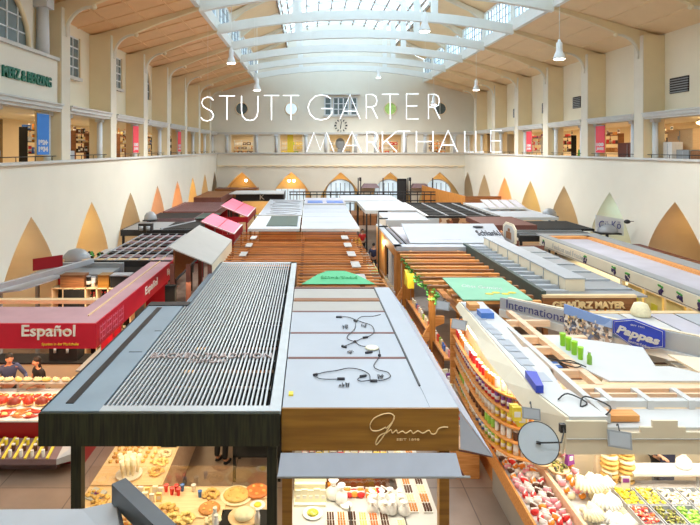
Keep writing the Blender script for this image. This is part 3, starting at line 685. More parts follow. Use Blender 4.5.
# ================================================================== BAKERY STALL under the black slatted roof
t = thing('bakery_stall', 'stall with black wooden fascia and a long roof of thin grey metal slats', 'market stall', (-2.2, 8.1, 0))
Z = 3.1; T = .06
def plate(b, x0, x1, y0, y1, m='bluegrey_sheet', z=Z, th=T): b.box(x0, x1, y0, y1, z - th, z, m)
b = B(); plate(b, -3.99, -3.12, 8.07, 13.45); plate(b, -3.12, -.42, 8.07, 8.24, 'slat_grey'); plate(b, -.62, -.42, 8.24, 18.66, 'slat_grey')
plate(b, -3.12, -2.97, 13.45, 18.66); plate(b, -3.12, -.42, 18.5, 18.66, 'slat_grey'); b.build('roof_frame', t)
b = B(); b.box(-3.72, -3.6, 8.3, 13.3, Z, Z + .012, 'black_metal'); b.box(-3.99, -3.97, 8.07, 13.45, Z, Z + .02, 'black_metal'); b.build('gutter', t)
B().box(-3.45, -3.2, 10.4, 10.42, Z, Z + .005, 'black_metal').box(-3.3, -3.15, 11.6, 11.62, Z, Z + .005, 'black_metal').build('sheet_joint', t)
b = B(); n = 36
for i in range(n):
    x = -3.1 + .035 + (2.46) * i / (n - 1); b.box(x - .0145, x + .0145, 8.24, 18.5, Z - .04, Z, 'slat_grey')
b.build('slat_grille', t)
b = B()
for k in range(9): b.box(-3.1, -.6, 8.9 + k * 1.15, 8.96 + k * 1.15, Z - .1, Z - .045, 'black_metal')
b.build('cross_bars', t)
b = B()
for y0, y1 in ((8.2, 9.3), (9.46, 9.95), (10.15, 11.1), (11.3, 12.6), (12.75, 18.5)): b.box(-3.9 if y1 < 12.7 else -2.98, -.5, y0, y1, Z - .24, Z - .21, 'black_board')  # black sheets added below the slats so the gaps read as dark shade
b.box(-3.9, -2.3, 8.2, 13.4, Z - .21, Z - .18, 'black_board'); b.build('ceiling_board', t)
b = B(); b.box(-4.0, -.43, 8.02, 8.08, 2.6, 3.08, 'black_wood'); b.box(-4.0, -3.96, 8.08, 13.45, 2.6, 3.06, 'black_wood'); b.box(-.5, -.43, 8.08, 18.6, 2.6, 3.03, 'black_wood'); b.build('fascia', t)
B().box(-4.0, -3.0, 13.45, 13.75, 2.75, 3.12, 'black_metal').build('end_trim', t)
posts(t, [(-3.48, 8.18), (-.56, 8.25), (-3.05, 18.4), (-.58, 18.4), (-3.6, 13.2)], 2.84, 'black_wood', .15)
B().box(-3.62, -3.55, 8.25, 8.29, 0, 2.6, 'light_metal').build('post_edge', t)
text('BACKEN·TRADITION', .4, 'rose_letter', 'roof_lettering', t, (-2.95, 10.08, Z + .012), .012, (.05, 0, 0), 2.25, .20, .0)
text('STUTTGART', .3, 'rose_letter', 'roof_lettering', t, (-2.2, 9.86, Z + .012), .010, (.05, 0, 0), .7, .12, .0)
# left wing counter, front counter
counter('long wooden pastry counter down the left side of the bakery stall', -3.9, -2.62, 9.68, 13.6, 1.0, 'peach_wood', 'pine', ('r', .02))
counter('front bakery counter with a glass screen, under the black fascia', -3.9, -.7, 8.42, 9.64, 1.0, 'peach_wood', 'pine', ('b', .38))
wb = 'on the bakery counters under the black roof'
row('roll', ['crust_gold', 'crust', 'crust_gold'], grid(-3.85, -3.35, 4, 10.3, 13.0, 20, 1.0), wb, 'small pastry roll', jit=.02, jr=1.5)
row('roll', ['crumb', 'crust_gold', 'cheese'], grid(-3.4, -2.95, 3, 10.3, 13.2, 18, 1.0), wb, 'small iced pastry', jit=.02, jr=1.5)
row('cookie_heap', ['crust_gold', 'cheese', 'crumb'], grid(-2.95, -2.7, 1, 9.9, 10.8, 3, 1.0), wb, 'biscuit heap', jr=2)
row('cookie_heap', ['crust_gold'], [(-3.55, 9.25, 1), (-3.25, 9.1, 1), (-3.5, 9.0, 1), (-3.7, 9.4, 1)], 'at the left corner of the bakery counter', 'biscuit heap', jr=2)
# pale paper cones in a white bowl
t = thing('paper_cone_bowl', 'white round tray holding upright pale paper bags of grissini', 'tray', (-3.35, 9.75, 1))
B().lathe(-3.3, 9.95, 1.001, [(.10, 0), (.22, .02), (.24, .05), (.22, .045)], 'white_plastic', 20).build('bowl', t)
b = B()
for i in range(10):
    a = i * 2.4; q = .05 + .012 * i; b.tube([(-3.3 + q * math.cos(a), 9.95 + q * math.sin(a), 1.05), (-3.3 + 1.3 * q * math.cos(a), 9.95 + 1.3 * q * math.sin(a), 1.36)], [.025, .045], 'paper_cream', 7)
b.build('paper_bags', t)
b = B(); b.hexa([(-3.86, 9.3, 1.0), (-3.6, 9.2, 1.0), (-3.5, 9.42, 1.0), (-3.76, 9.54, 1.0), (-3.86, 9.3, 1.02), (-3.6, 9.2, 1.02), (-3.5, 9.42, 1.06), (-3.76, 9.54, 1.06)], 'white_board'); b.box(-3.7, -3.62, 9.35, 9.4, 1.05, 1.062, 'purple_pack')
single(b, 'folded_leaflet', 'white leaflet with purple print lying at the counter corner beside the black post', 'leaflet', (-3.7, 9.4, 1))
# scales and till on the inner side
t = thing('shop_scale', 'dark counter scale with tilted screen standing between pastry and till', 'scale', (-2.9, 11.2, 1))
b = B(); b.box(-2.98, -2.66, 10.9, 11.2, 1.0, 1.08, 'black_metal'); b.build('base', t); B().box(-2.96, -2.68, 10.92, 11.15, 1.08, 1.1, 'light_metal').build('weighing_plate', t)
b = B(); b.hexa([(-2.95, 11.18, 1.1), (-2.7, 11.18, 1.1), (-2.7, 11.22, 1.1), (-2.95, 11.22, 1.1), (-2.95, 11.28, 1.33), (-2.7, 11.28, 1.33), (-2.7, 11.32, 1.33), (-2.95, 11.32, 1.33)], 'black_board'); b.build('screen', t)
t = thing('cash_register', 'grey cash register with blue-grey screen farther along the bakery counter', 'till', (-2.8, 12.6, 1))
B().box(-2.95, -2.6, 12.3, 12.65, 1.0, 1.16, 'grey_metal').build('body', t); B().box(-2.93, -2.63, 12.34, 12.5, 1.16, 1.18, 'light_metal').build('keypad', t)
b = B(); b.hexa([(-2.93, 12.58, 1.16), (-2.62, 12.58, 1.16), (-2.62, 12.62, 1.16), (-2.93, 12.62, 1.16), (-2.93, 12.66, 1.42), (-2.62, 12.66, 1.42), (-2.62, 12.7, 1.42), (-2.93, 12.7, 1.42)], 'bluegrey_sheet'); b.build('screen', t)
row('cup', ['red_pack', 'blue_pack', 'red_pack', 'white_pack'], [(-2.32, 9.5, 1), (-2.22, 9.52, 1), (-2.38, 9.42, 1), (-2.02, 9.5, 1), (-2.5, 9.5, 1), (-1.88, 9.35, 1), (-2.26, 9.4, 1)], 'standing on the front bakery counter', 'paper cup')
row('packet', ['white_pack', 'cheese', 'paper_cream'], grid(-3.1, -2.5, 5, 9.15, 9.5, 2, 1.0), wb, 'small packet', jit=.01, sc=.8)
row('roll', ['crust', 'cheese'], grid(-3.0, -2.8, 3, 8.5, 9.1, 6, 1.0), 'at the left front of the bakery counter', 'small pastry roll', jit=.01, jr=1)
row('cookie_heap', ['crust_gold', 'crumb'], [(-1.7, 9.4, 1), (-1.55, 8.75, 1)], 'beside the flat breads', 'biscuit heap', jr=1)
put('cookie_heap', 'crust', (-2.62, 8.72, 1), 'heap of reddish brown pastries at the middle front of the bakery counter', None, 0, 1.5)
put('cookie_heap', 'crust_gold', (-2.35, 8.95, 1), 'heap of orange brown pastries just behind the front heap', None, 2, 1.3)
row('cookie_heap', ['cheese'], [(-2.1, 8.62, 1), (-2.0, 8.78, 1), (-2.2, 8.78, 1)], 'beside the brown pastry heap', 'small biscuit heap', jr=2)
def board(x, y, z, w, d, m, label, name='serving_board'):
    single(B().box(x - w / 2, x + w / 2, y - d / 2, y + d / 2, z, z + .025, m), name, label, 'board', (x, y, z))
board(-1.65, 9.0, 1.0, .5, .4, 'pine', 'pale board under the flat tart left of the black grid on the bakery counter')
put('flatbread', 'crust', (-1.65, 9.0, 1.03), 'flat tart on a pale board, left of the black tray', None, 0, 1.0)
board(-1.0, 8.78, 1.0, .85, .42, 'black_board', 'black tray under the pale filled cake')
t = put('round_bread', 'crumb', (-1.05, 8.78, 1.055), 'pale oval cake lying on the black tray in front', None, 0, 1.1)
single(B().lathe(-1.05, 8.78, 1.026, [(.17, 0), (.25, .008), (.26, .028), (.24, .024)], 'pine', 20), 'wooden_plate', 'round wooden plate under the pale oval cake', 'plate', (-1.05, 8.78, 1.026))
single(B().lathe(-1.25, 9.35, 1.001, [(.20, 0), (.27, .01), (.28, .03), (.26, .027)], 'crumb', 20), 'wooden_plate', 'round plate with the orange pizza bread, left of its twin', 'plate', (-1.25, 9.35, 1))
put('flatbread', 'crust_gold', (-1.25, 9.35, 1.03), 'orange pizza bread on the left round plate', None, 0, 1.25)
put('flatbread', 'meat_orange', (-.9, 9.45, 1.03), 'darker orange pizza bread at the right rear of the bakery counter', None, 1, 1.2)
single(B().box(-1.08, -.72, 9.28, 9.6, 1.0, 1.028, 'pine'), 'serving_board', 'square board under the darker orange pizza bread', 'board', (-.9, 9.45, 1))
single(B().lathe(-.86, 8.98 + .12, 1.001, [(.06, 0), (.12, .01), (.13, .03), (.11, .025)], 'white_plastic', 16).ball((-.86, 9.1, 1.03), (.07, .07, .03), 'yellow_pack', 8, 4), 'white_plate', 'small white plate with a yellow green filling by the right post', 'plate', (-.86, 9.1, 1))
row('flask', ['cellophane'], [(-.82 - .0, 8.62, 1.03)], 'beside the black post of the bakery stall', 'bottle')
row('flask', ['cellophane', 'cellophane'], [(-1.46, 8.52, 1.0), (-1.5, 8.66, 1.0)], 'between the tray boards', 'clear water bottle')
# rear bread shelf inside
t = thing('bread_shelf', 'black rack with golden loaves at the rear right inside the bakery stall', 'shelf', (-1.0, 12.2, 0))
for z in (.55, .95): B().box(-1.6, -.6, 11.4, 12.3, z - .04, z, 'black_board').build('board', t)
for x, y in ((-1.57, 11.43), (-.63, 11.43), (-1.57, 12.27), (-.63, 12.27)): B().box(x - .03, x + .03, y - .03, y + .03, 0, .95, 'black_board').build('leg', t)
row('loaf', ['crust_gold', 'crust', 'cheese'], grid(-1.5, -.65, 3, 11.5, 12.2, 4, .95), 'on the black rack inside the bakery stall', 'bread loaf', rz=PI / 2, jit=.01)
area((-2.3, 9.2, 2.8), 2.6, .5, 24, (1, .80, .50)); area((-3.0, 11.4, 2.8), .6, 3.0, 27, (1, .80, .50))
# ================================================================== GMEINER STALL with the white panel roof
t = thing('confectioner_stall', 'stall with white panelled roof and brown-gold fascia beside the black slatted roof', 'market stall', (.9, 8.2, 0))
yb = [8.16, 10.11, 11.48, 12.99, 14.0, 15.2]
for y0, y1 in zip(yb[:-1], yb[1:]):
    if y0 > 12.9: B().box(-.4, 1.82, y0 + .05, y1 - .1, 3.0, 3.1, 'taupe_cloth').build('roof_panel', t, label='taupe rear roof panel')
    else: B().box(-.4, 1.82, y0 + .04 * (y0 > 9), y1 - .04, 3.0, 3.1, 'white_sheet').build('roof_panel', t)
for y in yb[1:-1]: B().box(-.38, 1.8, y - .045, y + .045, 2.98, 3.105, 'brown_box').build('roof_batten', t)
B().box(-.38, 1.8, 13.85, 14.1, 3.1, 3.12, 'brown_wood').box(-.41, 1.82, 15.1, 15.2, 3.0, 3.12, 'brown_box').build('rear_batten', t)
B().box(1.82, 2.24, 8.16, 15.2, 2.99, 3.11, 'white_sheet').build('roof_border', t)
B().box(1.8, 1.83, 8.9, 15.2, 3.1, 3.12, 'black_metal').build('border_seam', t)
b = B(); b.box(-.41, 2.24, 8.12, 8.16, 2.48, 3.11, 'bronze_board'); b.box(2.21, 2.25, 8.16, 15.2, 2.48, 2.99, 'bronze_board'); b.box(-.4, -.37, 8.16, 15.2, 2.48, 2.99, 'bronze_board'); b.build('fascia', t)
posts(t, [(-.33, 8.26), (2.05, 8.3), (-.33, 15), (2.12, 15)], 2.99, 'bronze_board', .15)
sc = [(330, 142), (322, 168), (303, 196), (284, 224), (268, 243), (265, 236), (274, 216), (290, 205), (305, 201)]
loop = [(300, 188), (322, 165), (330, 146), (316, 134), (288, 137), (258, 152), (245, 175), (252, 193), (275, 194), (300, 182)]
rest = [(300, 204), (318, 191), (323, 203), (337, 192), (342, 203), (358, 196), (370, 203), (387, 194), (396, 204), (412, 195), (430, 203), (450, 193), (460, 205), (474, 204), (484, 188), (500, 182), (518, 182)]
b = B()
def lg(p): u, v = 300 + p[0] / 3.5, 375 + p[1] / 3.5; return ((u - U0) * 8.11 / F, 8.105, 7 - (v - V0) * 8.11 / F)
def smooth(pts, n=4):
    out = []
    P = [Vector(p) for p in pts]
    for i in range(len(P) - 1):
        p0, p1, p2, p3 = P[max(i - 1, 0)], P[i], P[i + 1], P[min(i + 2, len(P) - 1)]
        for k in range(n):
            s = k / n; out.append(.5 * ((2 * p1) + (p2 - p0) * s + (2 * p0 - 5 * p1 + 4 * p2 - p3) * s * s + (3 * p1 - p0 - 3 * p2 + p3) * s ** 3))
    out.append(P[-1]); return out
for st in (sc, loop, rest): b.tube(smooth([lg(p) for p in st]), .0085, 'gold_letter', 6)
b.build('script_lettering', t, label='gold handwritten word Gmeiner')
text('SEIT 1898', .05, 'gold_letter', 'small_lettering', t, lg((338, 229)), .004, (PI / 2, 0, 0), .34, .032)
# cables and chalk marks on the roof panels, taken from the roof as it lies
def rf(u, v, z=3.115): x, y = at(u, v, z); return (x, y, z + .008)
C5 = lambda p: rf(295 + p[0] / 4.38, 280 + p[1] / 4.375)
for pts in ([(85, 417), (130, 405), (180, 398), (235, 387), (290, 395), (325, 415), (330, 440), (345, 443), (385, 440), (418, 425), (405, 405), (365, 395), (345, 375), (370, 335), (365, 300), (340, 295), (290, 290), (262, 272), (235, 262), (230, 245), (262, 215), (265, 185)], [(85, 417), (105, 432), (150, 436), (215, 434)], [(180, 162), (230, 163), (265, 175), (300, 188), (335, 200), (347, 225), (330, 245), (300, 254), (262, 272), (215, 292)], [(265, 185), (290, 162), (340, 160), (375, 152)], [(330, 440), (290, 445), (275, 435), (300, 420)]):
    B().tube(smooth([C5(p) for p in pts], 3), .008, 'marking_ink', 5).build('cable', t)
b = B()
for p, q in (((180, 163), (205, 163)), ((80, 418), (98, 414)), ((185, 434), (218, 434)), ((285, 424), (312, 420)), ((330, 443), (360, 443)), ((298, 254), (318, 251)), ((205, 290), (225, 296)), ((258, 270), (268, 270)), ((308, 320), (338, 316)), ((365, 330), (375, 332)), ((258, 178), (272, 182))): b.tube([C5(p), C5(q)], .022, 'marking_ink', 6)
b.build('cable_connectors', t)
b = B(); r = random.Random(4)
for cx, cy, n in ((215, 462, 9), (228, 207, 5), (310, 202, 5), (248, 316, 6), (380, 424, 6)):
    for i in range(n):
        x0 = cx - 18 + i * 5; p = C5((x0, cy - r.random() * 12)); q = C5((x0 + r.uniform(-5, 6), cy + r.random() * 10)); b.beam(p, q, .018, .004, 'marking_ink')
b.build('chalk_marks', t)
B().ball(C5((337, 298)), (.14, .14, .03), 'paper_cream', 10, 4).build('cable_coil', t)
B().box(-.32, -.25, 8.55, 8.66, 3.1, 3.13, 'yellow_pack').build('yellow_tag', t, label='small yellow tag')
# front awning and side flap
aw = thing('front_awning', 'short blue-grey cloth awning below the gold-lettered fascia', 'awning', (.9, 8.1, 2.3))
b = B(); b.slab([(-.42, 8.1, 2.46), (2.19, 8.1, 2.46), (2.24, 7.95, 2.20), (-.46, 7.95, 2.20)], (0, -.012, .006), 'awning_cloth'); b.build('cloth', aw)
b = B(); b.tube([(-.47, 7.95, 2.19), (2.36, 7.95, 2.19)], .02, 'grey_metal'); b.build('front_bar', aw)
for x in (2.12,): B().tube([(x, 8.1, 2.44), (2.28, 7.95, 2.18)], .015, 'brown_box').build('arm', aw)
aw = thing('side_awning', 'pale flap awning sloping off the right side of the confectioner roof', 'awning', (2.4, 11, 2.6))
B().slab([(2.26, 8.14, 3.06), (2.26, 15.2, 3.06), (2.74, 15.2, 2.4), (2.74, 8.14, 2.4)], (.01, 0, .01), 'awning_cloth').build('cloth', aw)
B().slab([(2.26, 8.13, 3.05), (2.74, 8.13, 2.39), (2.27, 8.13, 2.5)], (0, .012, 0), 'awning_cloth').build('end_cloth', aw)
B().tube([(2.25, 8.15, 2.47), (2.75, 8.14, 2.38)], .013, 'brown_box').build('arm', aw); B().tube([(2.74, 8.12, 2.39), (2.74, 15.2, 2.39)], .012, 'grey_metal').build('edge_bar', aw)
# counters and confectionery
counter('glass-fronted chocolate counter under the blue-grey front awning', -.28, 1.55, 8.45, 9.55, 1.0, 'brown_wood', 'white_board', ('b', .3))
counter('white chocolate counter running back along the right side of the confectioner stall', 1.57, 2.12, 8.45, 12.0, 1.0, 'brown_wood', 'white_board')
counter('rear serving counter inside the confectioner stall', -.28, 1.55, 10.2, 10.8, 1.0, 'brown_wood', 'taupe_cloth')
t = thing('bag_stand', 'cream stepped stand filled with small cream paper bags, left end of the chocolate counter', 'stand', (0, 9.2, 1))
for i in range(2): B().box(-.25, .28, 9.08 + i * .2, 9.28 + i * .2, 1.0, 1.04 + i * .22, 'paper_cream').build('step', t)
for i in range(2): row('bag', ['paper_cream'], [(-.18 + k * .105, 9.18 + i * .2, 1.04 + i * .22) for k in range(5)], 'on the cream stepped stand', 'paper bag', rz=0)
put('cello_bag', 'white_pack', (.42, 9.3, 1), 'white knotted gift bag right of the paper bag stand', None, 0, 1.3)
put('cello_bag', 'white_pack', (.55, 9.2, 1), 'second white knotted gift bag, closer to the packets', None, 1, 1.2)
row('packet', ['orange_pack'], [(.38 + .0 * k, 9.45 + .0 * k, 1.0) for k in range(1)], 'at the back of the chocolate counter', 'sweets packet')
row('sweet_bag', ['red_pack', 'orange_pack'], grid(.62, .95, 3, 9.28, 9.5, 2, 1.0), 'on the chocolate counter', 'sweets bag', jit=.01)
row('sweet_bag', ['orange_pack', 'yellow_pack', 'red_pack', 'chocolate'], grid(.98, 1.35, 4, 9.22, 9.5, 2, 1.0), 'in the heap right of the red bags', 'sweets bag', jit=.02, jr=1)
row('cello_bag', ['white_pack', 'crumb', 'white_pack'], grid(.98, 1.62, 4, 8.85, 9.25, 3, 1.0), 'in the bright heap of the chocolate counter', 'gift bag', jit=.03, jr=2, sc=.9)
single(B().lathe(.06, 8.9, 1.001, [(.1, 0), (.16, .012), (.17, .03), (.15, .025)], 'white_plastic', 18).ball((.06, 8.9, 1.035), (.1, .1, .03), 'yellow_food', 10, 4), 'white_plate', 'round white plate with yellow sweets at the left of the chocolate counter', 'plate', (.06, 8.9, 1))
single(B().lathe(.62, 9.08, 1.001, [(.06, 0), (.09, .012), (.10, .05), (.085, .045)], 'white_plastic', 16), 'white_bowl', 'small empty white bowl in front of the gift bags', 'bowl', (.62, 9.08, 1))
row('chocolate_tray', ['chocolate', 'crust', 'chocolate', 'cheese', 'meat_orange', 'chocolate'], grid(.26, 1.30, 6, 8.5, 8.92, 2, 1.0), 'in the two front rows of the chocolate counter', 'chocolate tray', sc=.95)
single(B().box(.66, .675, 8.46, 8.95, 1.001, 1.12, 'black_metal'), 'case_divider', 'thin black divider between chocolate trays', 'divider', (.67, 8.7, 1))
row('chocolate_tray', ['crust', 'chocolate', 'crumb'], grid(1.62, 2.08, 2, 8.9, 11.8, 12, 1.0), 'along the white right-hand counter', 'praline tray')
row('chocolate_tray', ['crumb', 'crust'], grid(1.36, 1.58, 1, 8.47, 8.8, 1, 1.0), 'at the corner of the white counter', 'praline tray')
row('packet', ['red_pack', 'pink_pack', 'yellow_pack', 'white_pack', 'chocolate'], grid(-.15, 1.5, 12, 10.3, 10.7, 2, 1.0), 'on the rear counter of the confectioner stall', 'packet', run=0)
put('packet', 'red_pack', (1.95, 12.3, 1.0 - .0), 'bright red packet beyond the white right-hand counter', None) if False else None
area((.6, 9.0, 2.42), 1.9, .6, 22, (1, .90, .70)); area((1.8, 10.8, 2.42), .4, 2.6, 12, (1, .9, .72))
# ================================================================== PEOPLE
def person(label, x, y, rz, top_m, leg_m, hair_m='hair_black', h=1.75, wl=None, wr=None, bend=0., hair_long=False, apron=None, sleeves=True, group=None, seg=True):
    "standing figure facing -Y before turning by rz; wl/wr = wrist points in figure space"
    k = h / 1.75
    t = thing('person', label, 'person', (x, y, 0), group)
    t['origin'] = [0, 0, 0]
    def sk(pts, edges, radii, name, m, lv=1, flat=None):
        me = bpy.data.meshes.new(name); me.from_pydata([tuple(c * k for c in p) for p in pts], edges, [])
        o = bpy.data.objects.new(name, me); COL.objects.link(o); o.parent = t
        md = o.modifiers.new('Skin', 'SKIN')
        for i, r in enumerate(radii):
            sv = me.skin_vertices[0].data[i]; rr = r if isinstance(r, tuple) else (r, r); sv.radius = (rr[0] * k, rr[1] * k); sv.use_root = (i == 0)
        s = o.modifiers.new('Sub', 'SUBSURF'); s.levels = lv; s.render_levels = lv; md.use_smooth_shade = True
        me.materials.append(M[m]); return o
    lean = Vector((0, -bend, 0))
    def L(z): return -bend * max(0, (z - .95)) / .6
    wl = wl or (.27, -.12, .92); wr = wr or (-.27, -.12, .92)
    P = [(0, 0, .95), (0, L(1.15), 1.15), (0, L(1.35), 1.35), (0, L(1.48), 1.47), (0, L(1.55), 1.56), (0, L(1.66) - .01, 1.66)]
    R = [(.15, .11), (.125, .095), (.15, .105), (.06, .055), (.05, .05), (.075, .09)]
    E = [(0, 1), (1, 2), (2, 3), (3, 4), (4, 5)]
    def elbow(sh, wr_):
        a, c = Vector(sh), Vector(wr_); mid = (a + c) / 2; L_ = (c - a).length / 2; d = math.sqrt(max(0, .29 ** 2 - L_ ** 2)); dirn = Vector((math.copysign(.45, a.x), .6, -.5)).normalized()
        return tuple(mid + dirn * d)
    for s, w in ((1, wl), (-1, wr)):
        sh = (s * .19, L(1.41), 1.41); e = elbow(sh, w); i = len(P)
        d = (Vector(w) - Vector(e)).normalized(); hp = Vector(w) + d * .05; 
        P += [sh, e, w, tuple(hp)]; R += [.055, .042, .028, (.04, .02)]; E += [(2, i), (i, i + 1), (i + 1, i + 2), (i + 2, i + 3)]
        side = d.cross(Vector((0, 0, 1)));
        if side.length < .1: side = Vector((1, 0, 0))
        side.normalize(); dn = d.cross(side); dn = dn if dn.z < 0 else -dn
        hi = i + 3
        for q, ln in ((-.033, .062), (-.011, .075), (.011, .07), (.033, .055)):
            j = len(P); p1 = hp + side * q + d * ln * .5; p2 = hp + side * q + d * ln + dn * .02; P += [tuple(p1), tuple(p2)]; R += [.0095, .008]; E += [(hi, j), (j, j + 1)]
        j = len(P); th = Vector(w) + d * .03 + side * .05 * (-s); P += [tuple(th), tuple(th + d * .03 + side * .01 * (-s))]; R += [.012, .009]; E += [(i + 2, j), (j, j + 1)]
    for s in (1, -1):
        i = len(P); P += [(s * .10, 0, .86), (s * .11, -.01, .50), (s * .115, .02, .09), (s * .125, -.13, .035)]; R += [(.085, .085), .058, .04, (.045, .03)]; E += [(0, i), (i, i + 1), (i + 1, i + 2), (i + 2, i + 3)]
    body = sk(P, E, R, 'body', 'skin', 1)
    hd = Vector((0, L(1.66) - .01, 1.645))
    def piece(b, name, m=None):
        o = b.build(name); o.parent = t; o.scale = (k, k, k); return o
    b = B(); b.ball(hd + Vector((0, 0, 0)), (.078, .095, .115), 'skin', 14, 10)
    b.ball(hd + Vector((0, -.10, -.015)), (.014, .02, .022), 'skin', 6, 5)
    for s in (1, -1):
        b.ball(hd + Vector((s * .03, -.085, .01)), (.013, .010, .009), 'apron_white', 6, 4); b.ball(hd + Vector((s * .03, -.093, .01)), (.006, .005, .006), 'hair_black', 6, 4)
        b.ball(hd + Vector((s * .08, .005, -.01)), (.012, .02, .03), 'skin', 6, 5); b.box(hd.x + s * .03 - .015, hd.x + s * .03 + .015, hd.y - .093, hd.y - .083, hd.z + .028, hd.z + .034, 'hair_black')
    b.ball(hd + Vector((0, -.087, -.055)), (.024, .010, .007), 'meat_red', 8, 4); piece(b, 'face')
    b = B(); b.ball(hd + Vector((0, .02, .045)), (.09, .105, .10), hair_m, 14, 8)
    if hair_long: b.ball(hd + Vector((0, .06, -.08)), (.085, .055, .14), hair_m, 12, 7)
    piece(b, 'hair')
    # shirt
    shp = [(0, 0, .93), (0, L(1.15), 1.15), (0, L(1.35), 1.38), (0, L(1.46), 1.47)]; sr = [(.18, .14), (.16, .135), (.19, .15), (.105, .10)]; se = [(0, 1), (1, 2), (2, 3)]
    for s, w in ((1, wl), (-1, wr)):
        sh = (s * .19, L(1.41), 1.41); e = elbow(sh, w); i = len(shp); end = Vector(e) + (Vector(w) - Vector(e)) * .75 if sleeves else Vector(sh) + (Vector(e) - Vector(sh)) * .6
        if sleeves: shp += [sh, e, tuple(end)]; sr += [.068, .055, .042]; se += [(2, i), (i, i + 1), (i + 1, i + 2)]
        else: shp += [sh, tuple(end)]; sr += [.068, .06]; se += [(2, i), (i, i + 1)]
    sk(shp, se, sr, 'shirt', top_m)
    tp = [(0, 0, .96)]; tr = [(.165, .125)]; te = []
    for s in (1, -1):
        i = len(tp); tp += [(s * .10, 0, .84), (s * .11, -.01, .50), (s * .115, .02, .10)]; tr += [(.10, .10), .075, .062]; te += [(0, i), (i, i + 1), (i + 1, i + 2)]
    sk(tp, te, tr, 'trousers', leg_m)
    for s in (1, -1): piece(B().ball((s * .12, -.06, .04), (.05, .13, .045), 'black_cloth', 10, 5), 'shoe')
    if apron:
        b = B(); pts = [(-.17, -.15, .5), (.17, -.15, .5), (.19, -.16, 1.0), (.10, -.15 - bend * .7, 1.32), (-.10, -.15 - bend * .7, 1.32), (-.19, -.16, 1.0)]
        b.slab(pts, (0, -.012, 0), apron); b.tube([(-.19, -.15, 1.0), (-.17, 0, 1.02), (0, .15, 1.02), (.17, 0, 1.02), (.19, -.15, 1.0)], .012, 'apron_white', 5); piece(b, 'apron')
    t.rotation_euler = (0, 0, rz)
    return t
person('man in a dark blue shirt leaning over the counter below the red Español fascia', -7.72, 13.95, .6, 'blue_shirt', 'black_cloth', h=1.78, wl=(.35, -.42, 1.12), wr=(-.2, -.4, 1.12), bend=.18)
person('dark-haired woman in a black top turned sideways behind the meat counter', -6.85, 13.9, -.7, 'black_cloth', 'black_cloth', h=1.68, wl=(.2, -.35, 1.1), wr=(-.2, -.38, 1.08), bend=.1, hair_long=True, sleeves=False)
person('person in dark clothes and white apron string behind the delicatessen trays', 6.95, 10.75, .3, 'navy_cloth', 'black_cloth', h=1.75, wl=(.25, -.2, 1.05), wr=(-.3, -.3, 1.1), apron='navy_cloth', bend=.1)
person('person in pale blue jeans standing at the right end behind the delicatessen counter', 8.6, 10.45, .8, 'apron_white', 'blue_pack', h=1.7)
person('shop assistant in black trousers standing inside the bakery stall, seen below the roof edge', -1.95, 12.1, 2.6, 'black_cloth', 'black_cloth', h=1.76)
person('customer with bare ankles and brown shoes beyond the bakery counter', -1.05 - .1, 13.4, 1.2, 'navy_cloth', 'ham_dark', h=1.72)
for i, (x, y, rz, a, c, lab) in enumerate(((2.95, 29.0, 0, 'apron_white', 'navy_cloth', 'far visitor in white walking up the central aisle'), (3.6, 30.2, 2.8, 'navy_cloth', 'black_cloth', 'far visitor in dark blue beside the one in white'), (2.95, 33.5, .4, 'yellow_pack', 'navy_cloth', 'far visitor in yellow deep in the central aisle'), (3.5, 35.5, .2, 'red_pack', 'black_cloth', 'far visitor in red farthest along the central aisle'))):
    person(lab, x, y, rz, a, c, h=1.72)
for x, y, rz, a, lab in ((XL - 1.6, 33.6, 1.6, 'black_cloth', 'figure in black in the left gallery, fourth opening'), (XR + 1.7, 34.6, -1.4, 'leaf_green', 'figure in dark green in the right gallery opening'), (XR + 1.4, 28.6, -1.5, 'black_cloth', 'figure in black between the boxes of the right gallery')):
    p = person(lab, x, y, rz, a, 'black_cloth', h=1.75); p.location.z = 5.5
# ================================================================== SPANISH STALL (left)
t = thing('spanish_stall', 'red stall with open timber roof frame and gold lettered Español fascia', 'market stall', (-7, 13, 0))
b = B(); b.box(-11.0 + 1.8, -4.86, 12.40, 12.45, 2.43, 3.0, 'red_board'); b.box(-4.9, -4.86, 12.45, 20.0, 2.43, 3.0, 'red_board'); b.build('fascia', t)
b = B(); b.box(-9.2, -4.9, 12.45, 13.75, 2.94, 2.99, 'pink_top'); b.build('roof_board', t)
b = B(); b.box(-5.62, -4.9, 13.75, 20.0, 2.94, 2.99, 'pink_top'); b.box(-5.3, -5.26, 13.0, 20, 2.99, 3.02, 'pine'); b.build('roof_board', t)
b = B(); b.box(-9.2, -5.62, 14.5, 14.72, 2.85, 2.95, 'pine'); b.build('cross_beam', t)
B().box(-9.2, -5.62, 19.8, 20.0, 2.85, 2.95, 'pine').build('cross_beam', t)
posts(t, [(-5.0, 13.72), (-5.0, 19.9), (-9.1, 12.6), (-9.1, 19.9)], 2.94, 'red_board', .12)
B().box(-5.9, -5.35, 15.4, 15.5, 0, 2.3, 'red_board').build('wall_panel', t)
X0 = -8.43 + .0
text('Español', .5, 'pale_letter', 'lettering', t, ((22 - U0) * 12.4 / F, 12.395, 7 - (345 - V0) * 12.4 / F + .12), .02, (PI / 2, 0, 0), 1.22, .34, .006)
text('Tapas · El Mercado', .2, 'gold_letter', 'small_lettering', t, ((36 - U0) * 12.4 / F, 12.395, 2.79), .015, (PI / 2, 0, 0), .80, .095)
text('Spanien in der Markthalle', .2, 'yellow_letter', 'small_lettering', t, ((42 - U0) * 12.4 / F, 12.395, 2.49), .015, (PI / 2, 0, 0), .84, .075)
text('Español', .5, 'pale_letter', 'side_lettering', t, (-4.855, 16.1, 2.58), .01, (PI / 2, 0, PI / 2), 1.3, .30, .006)
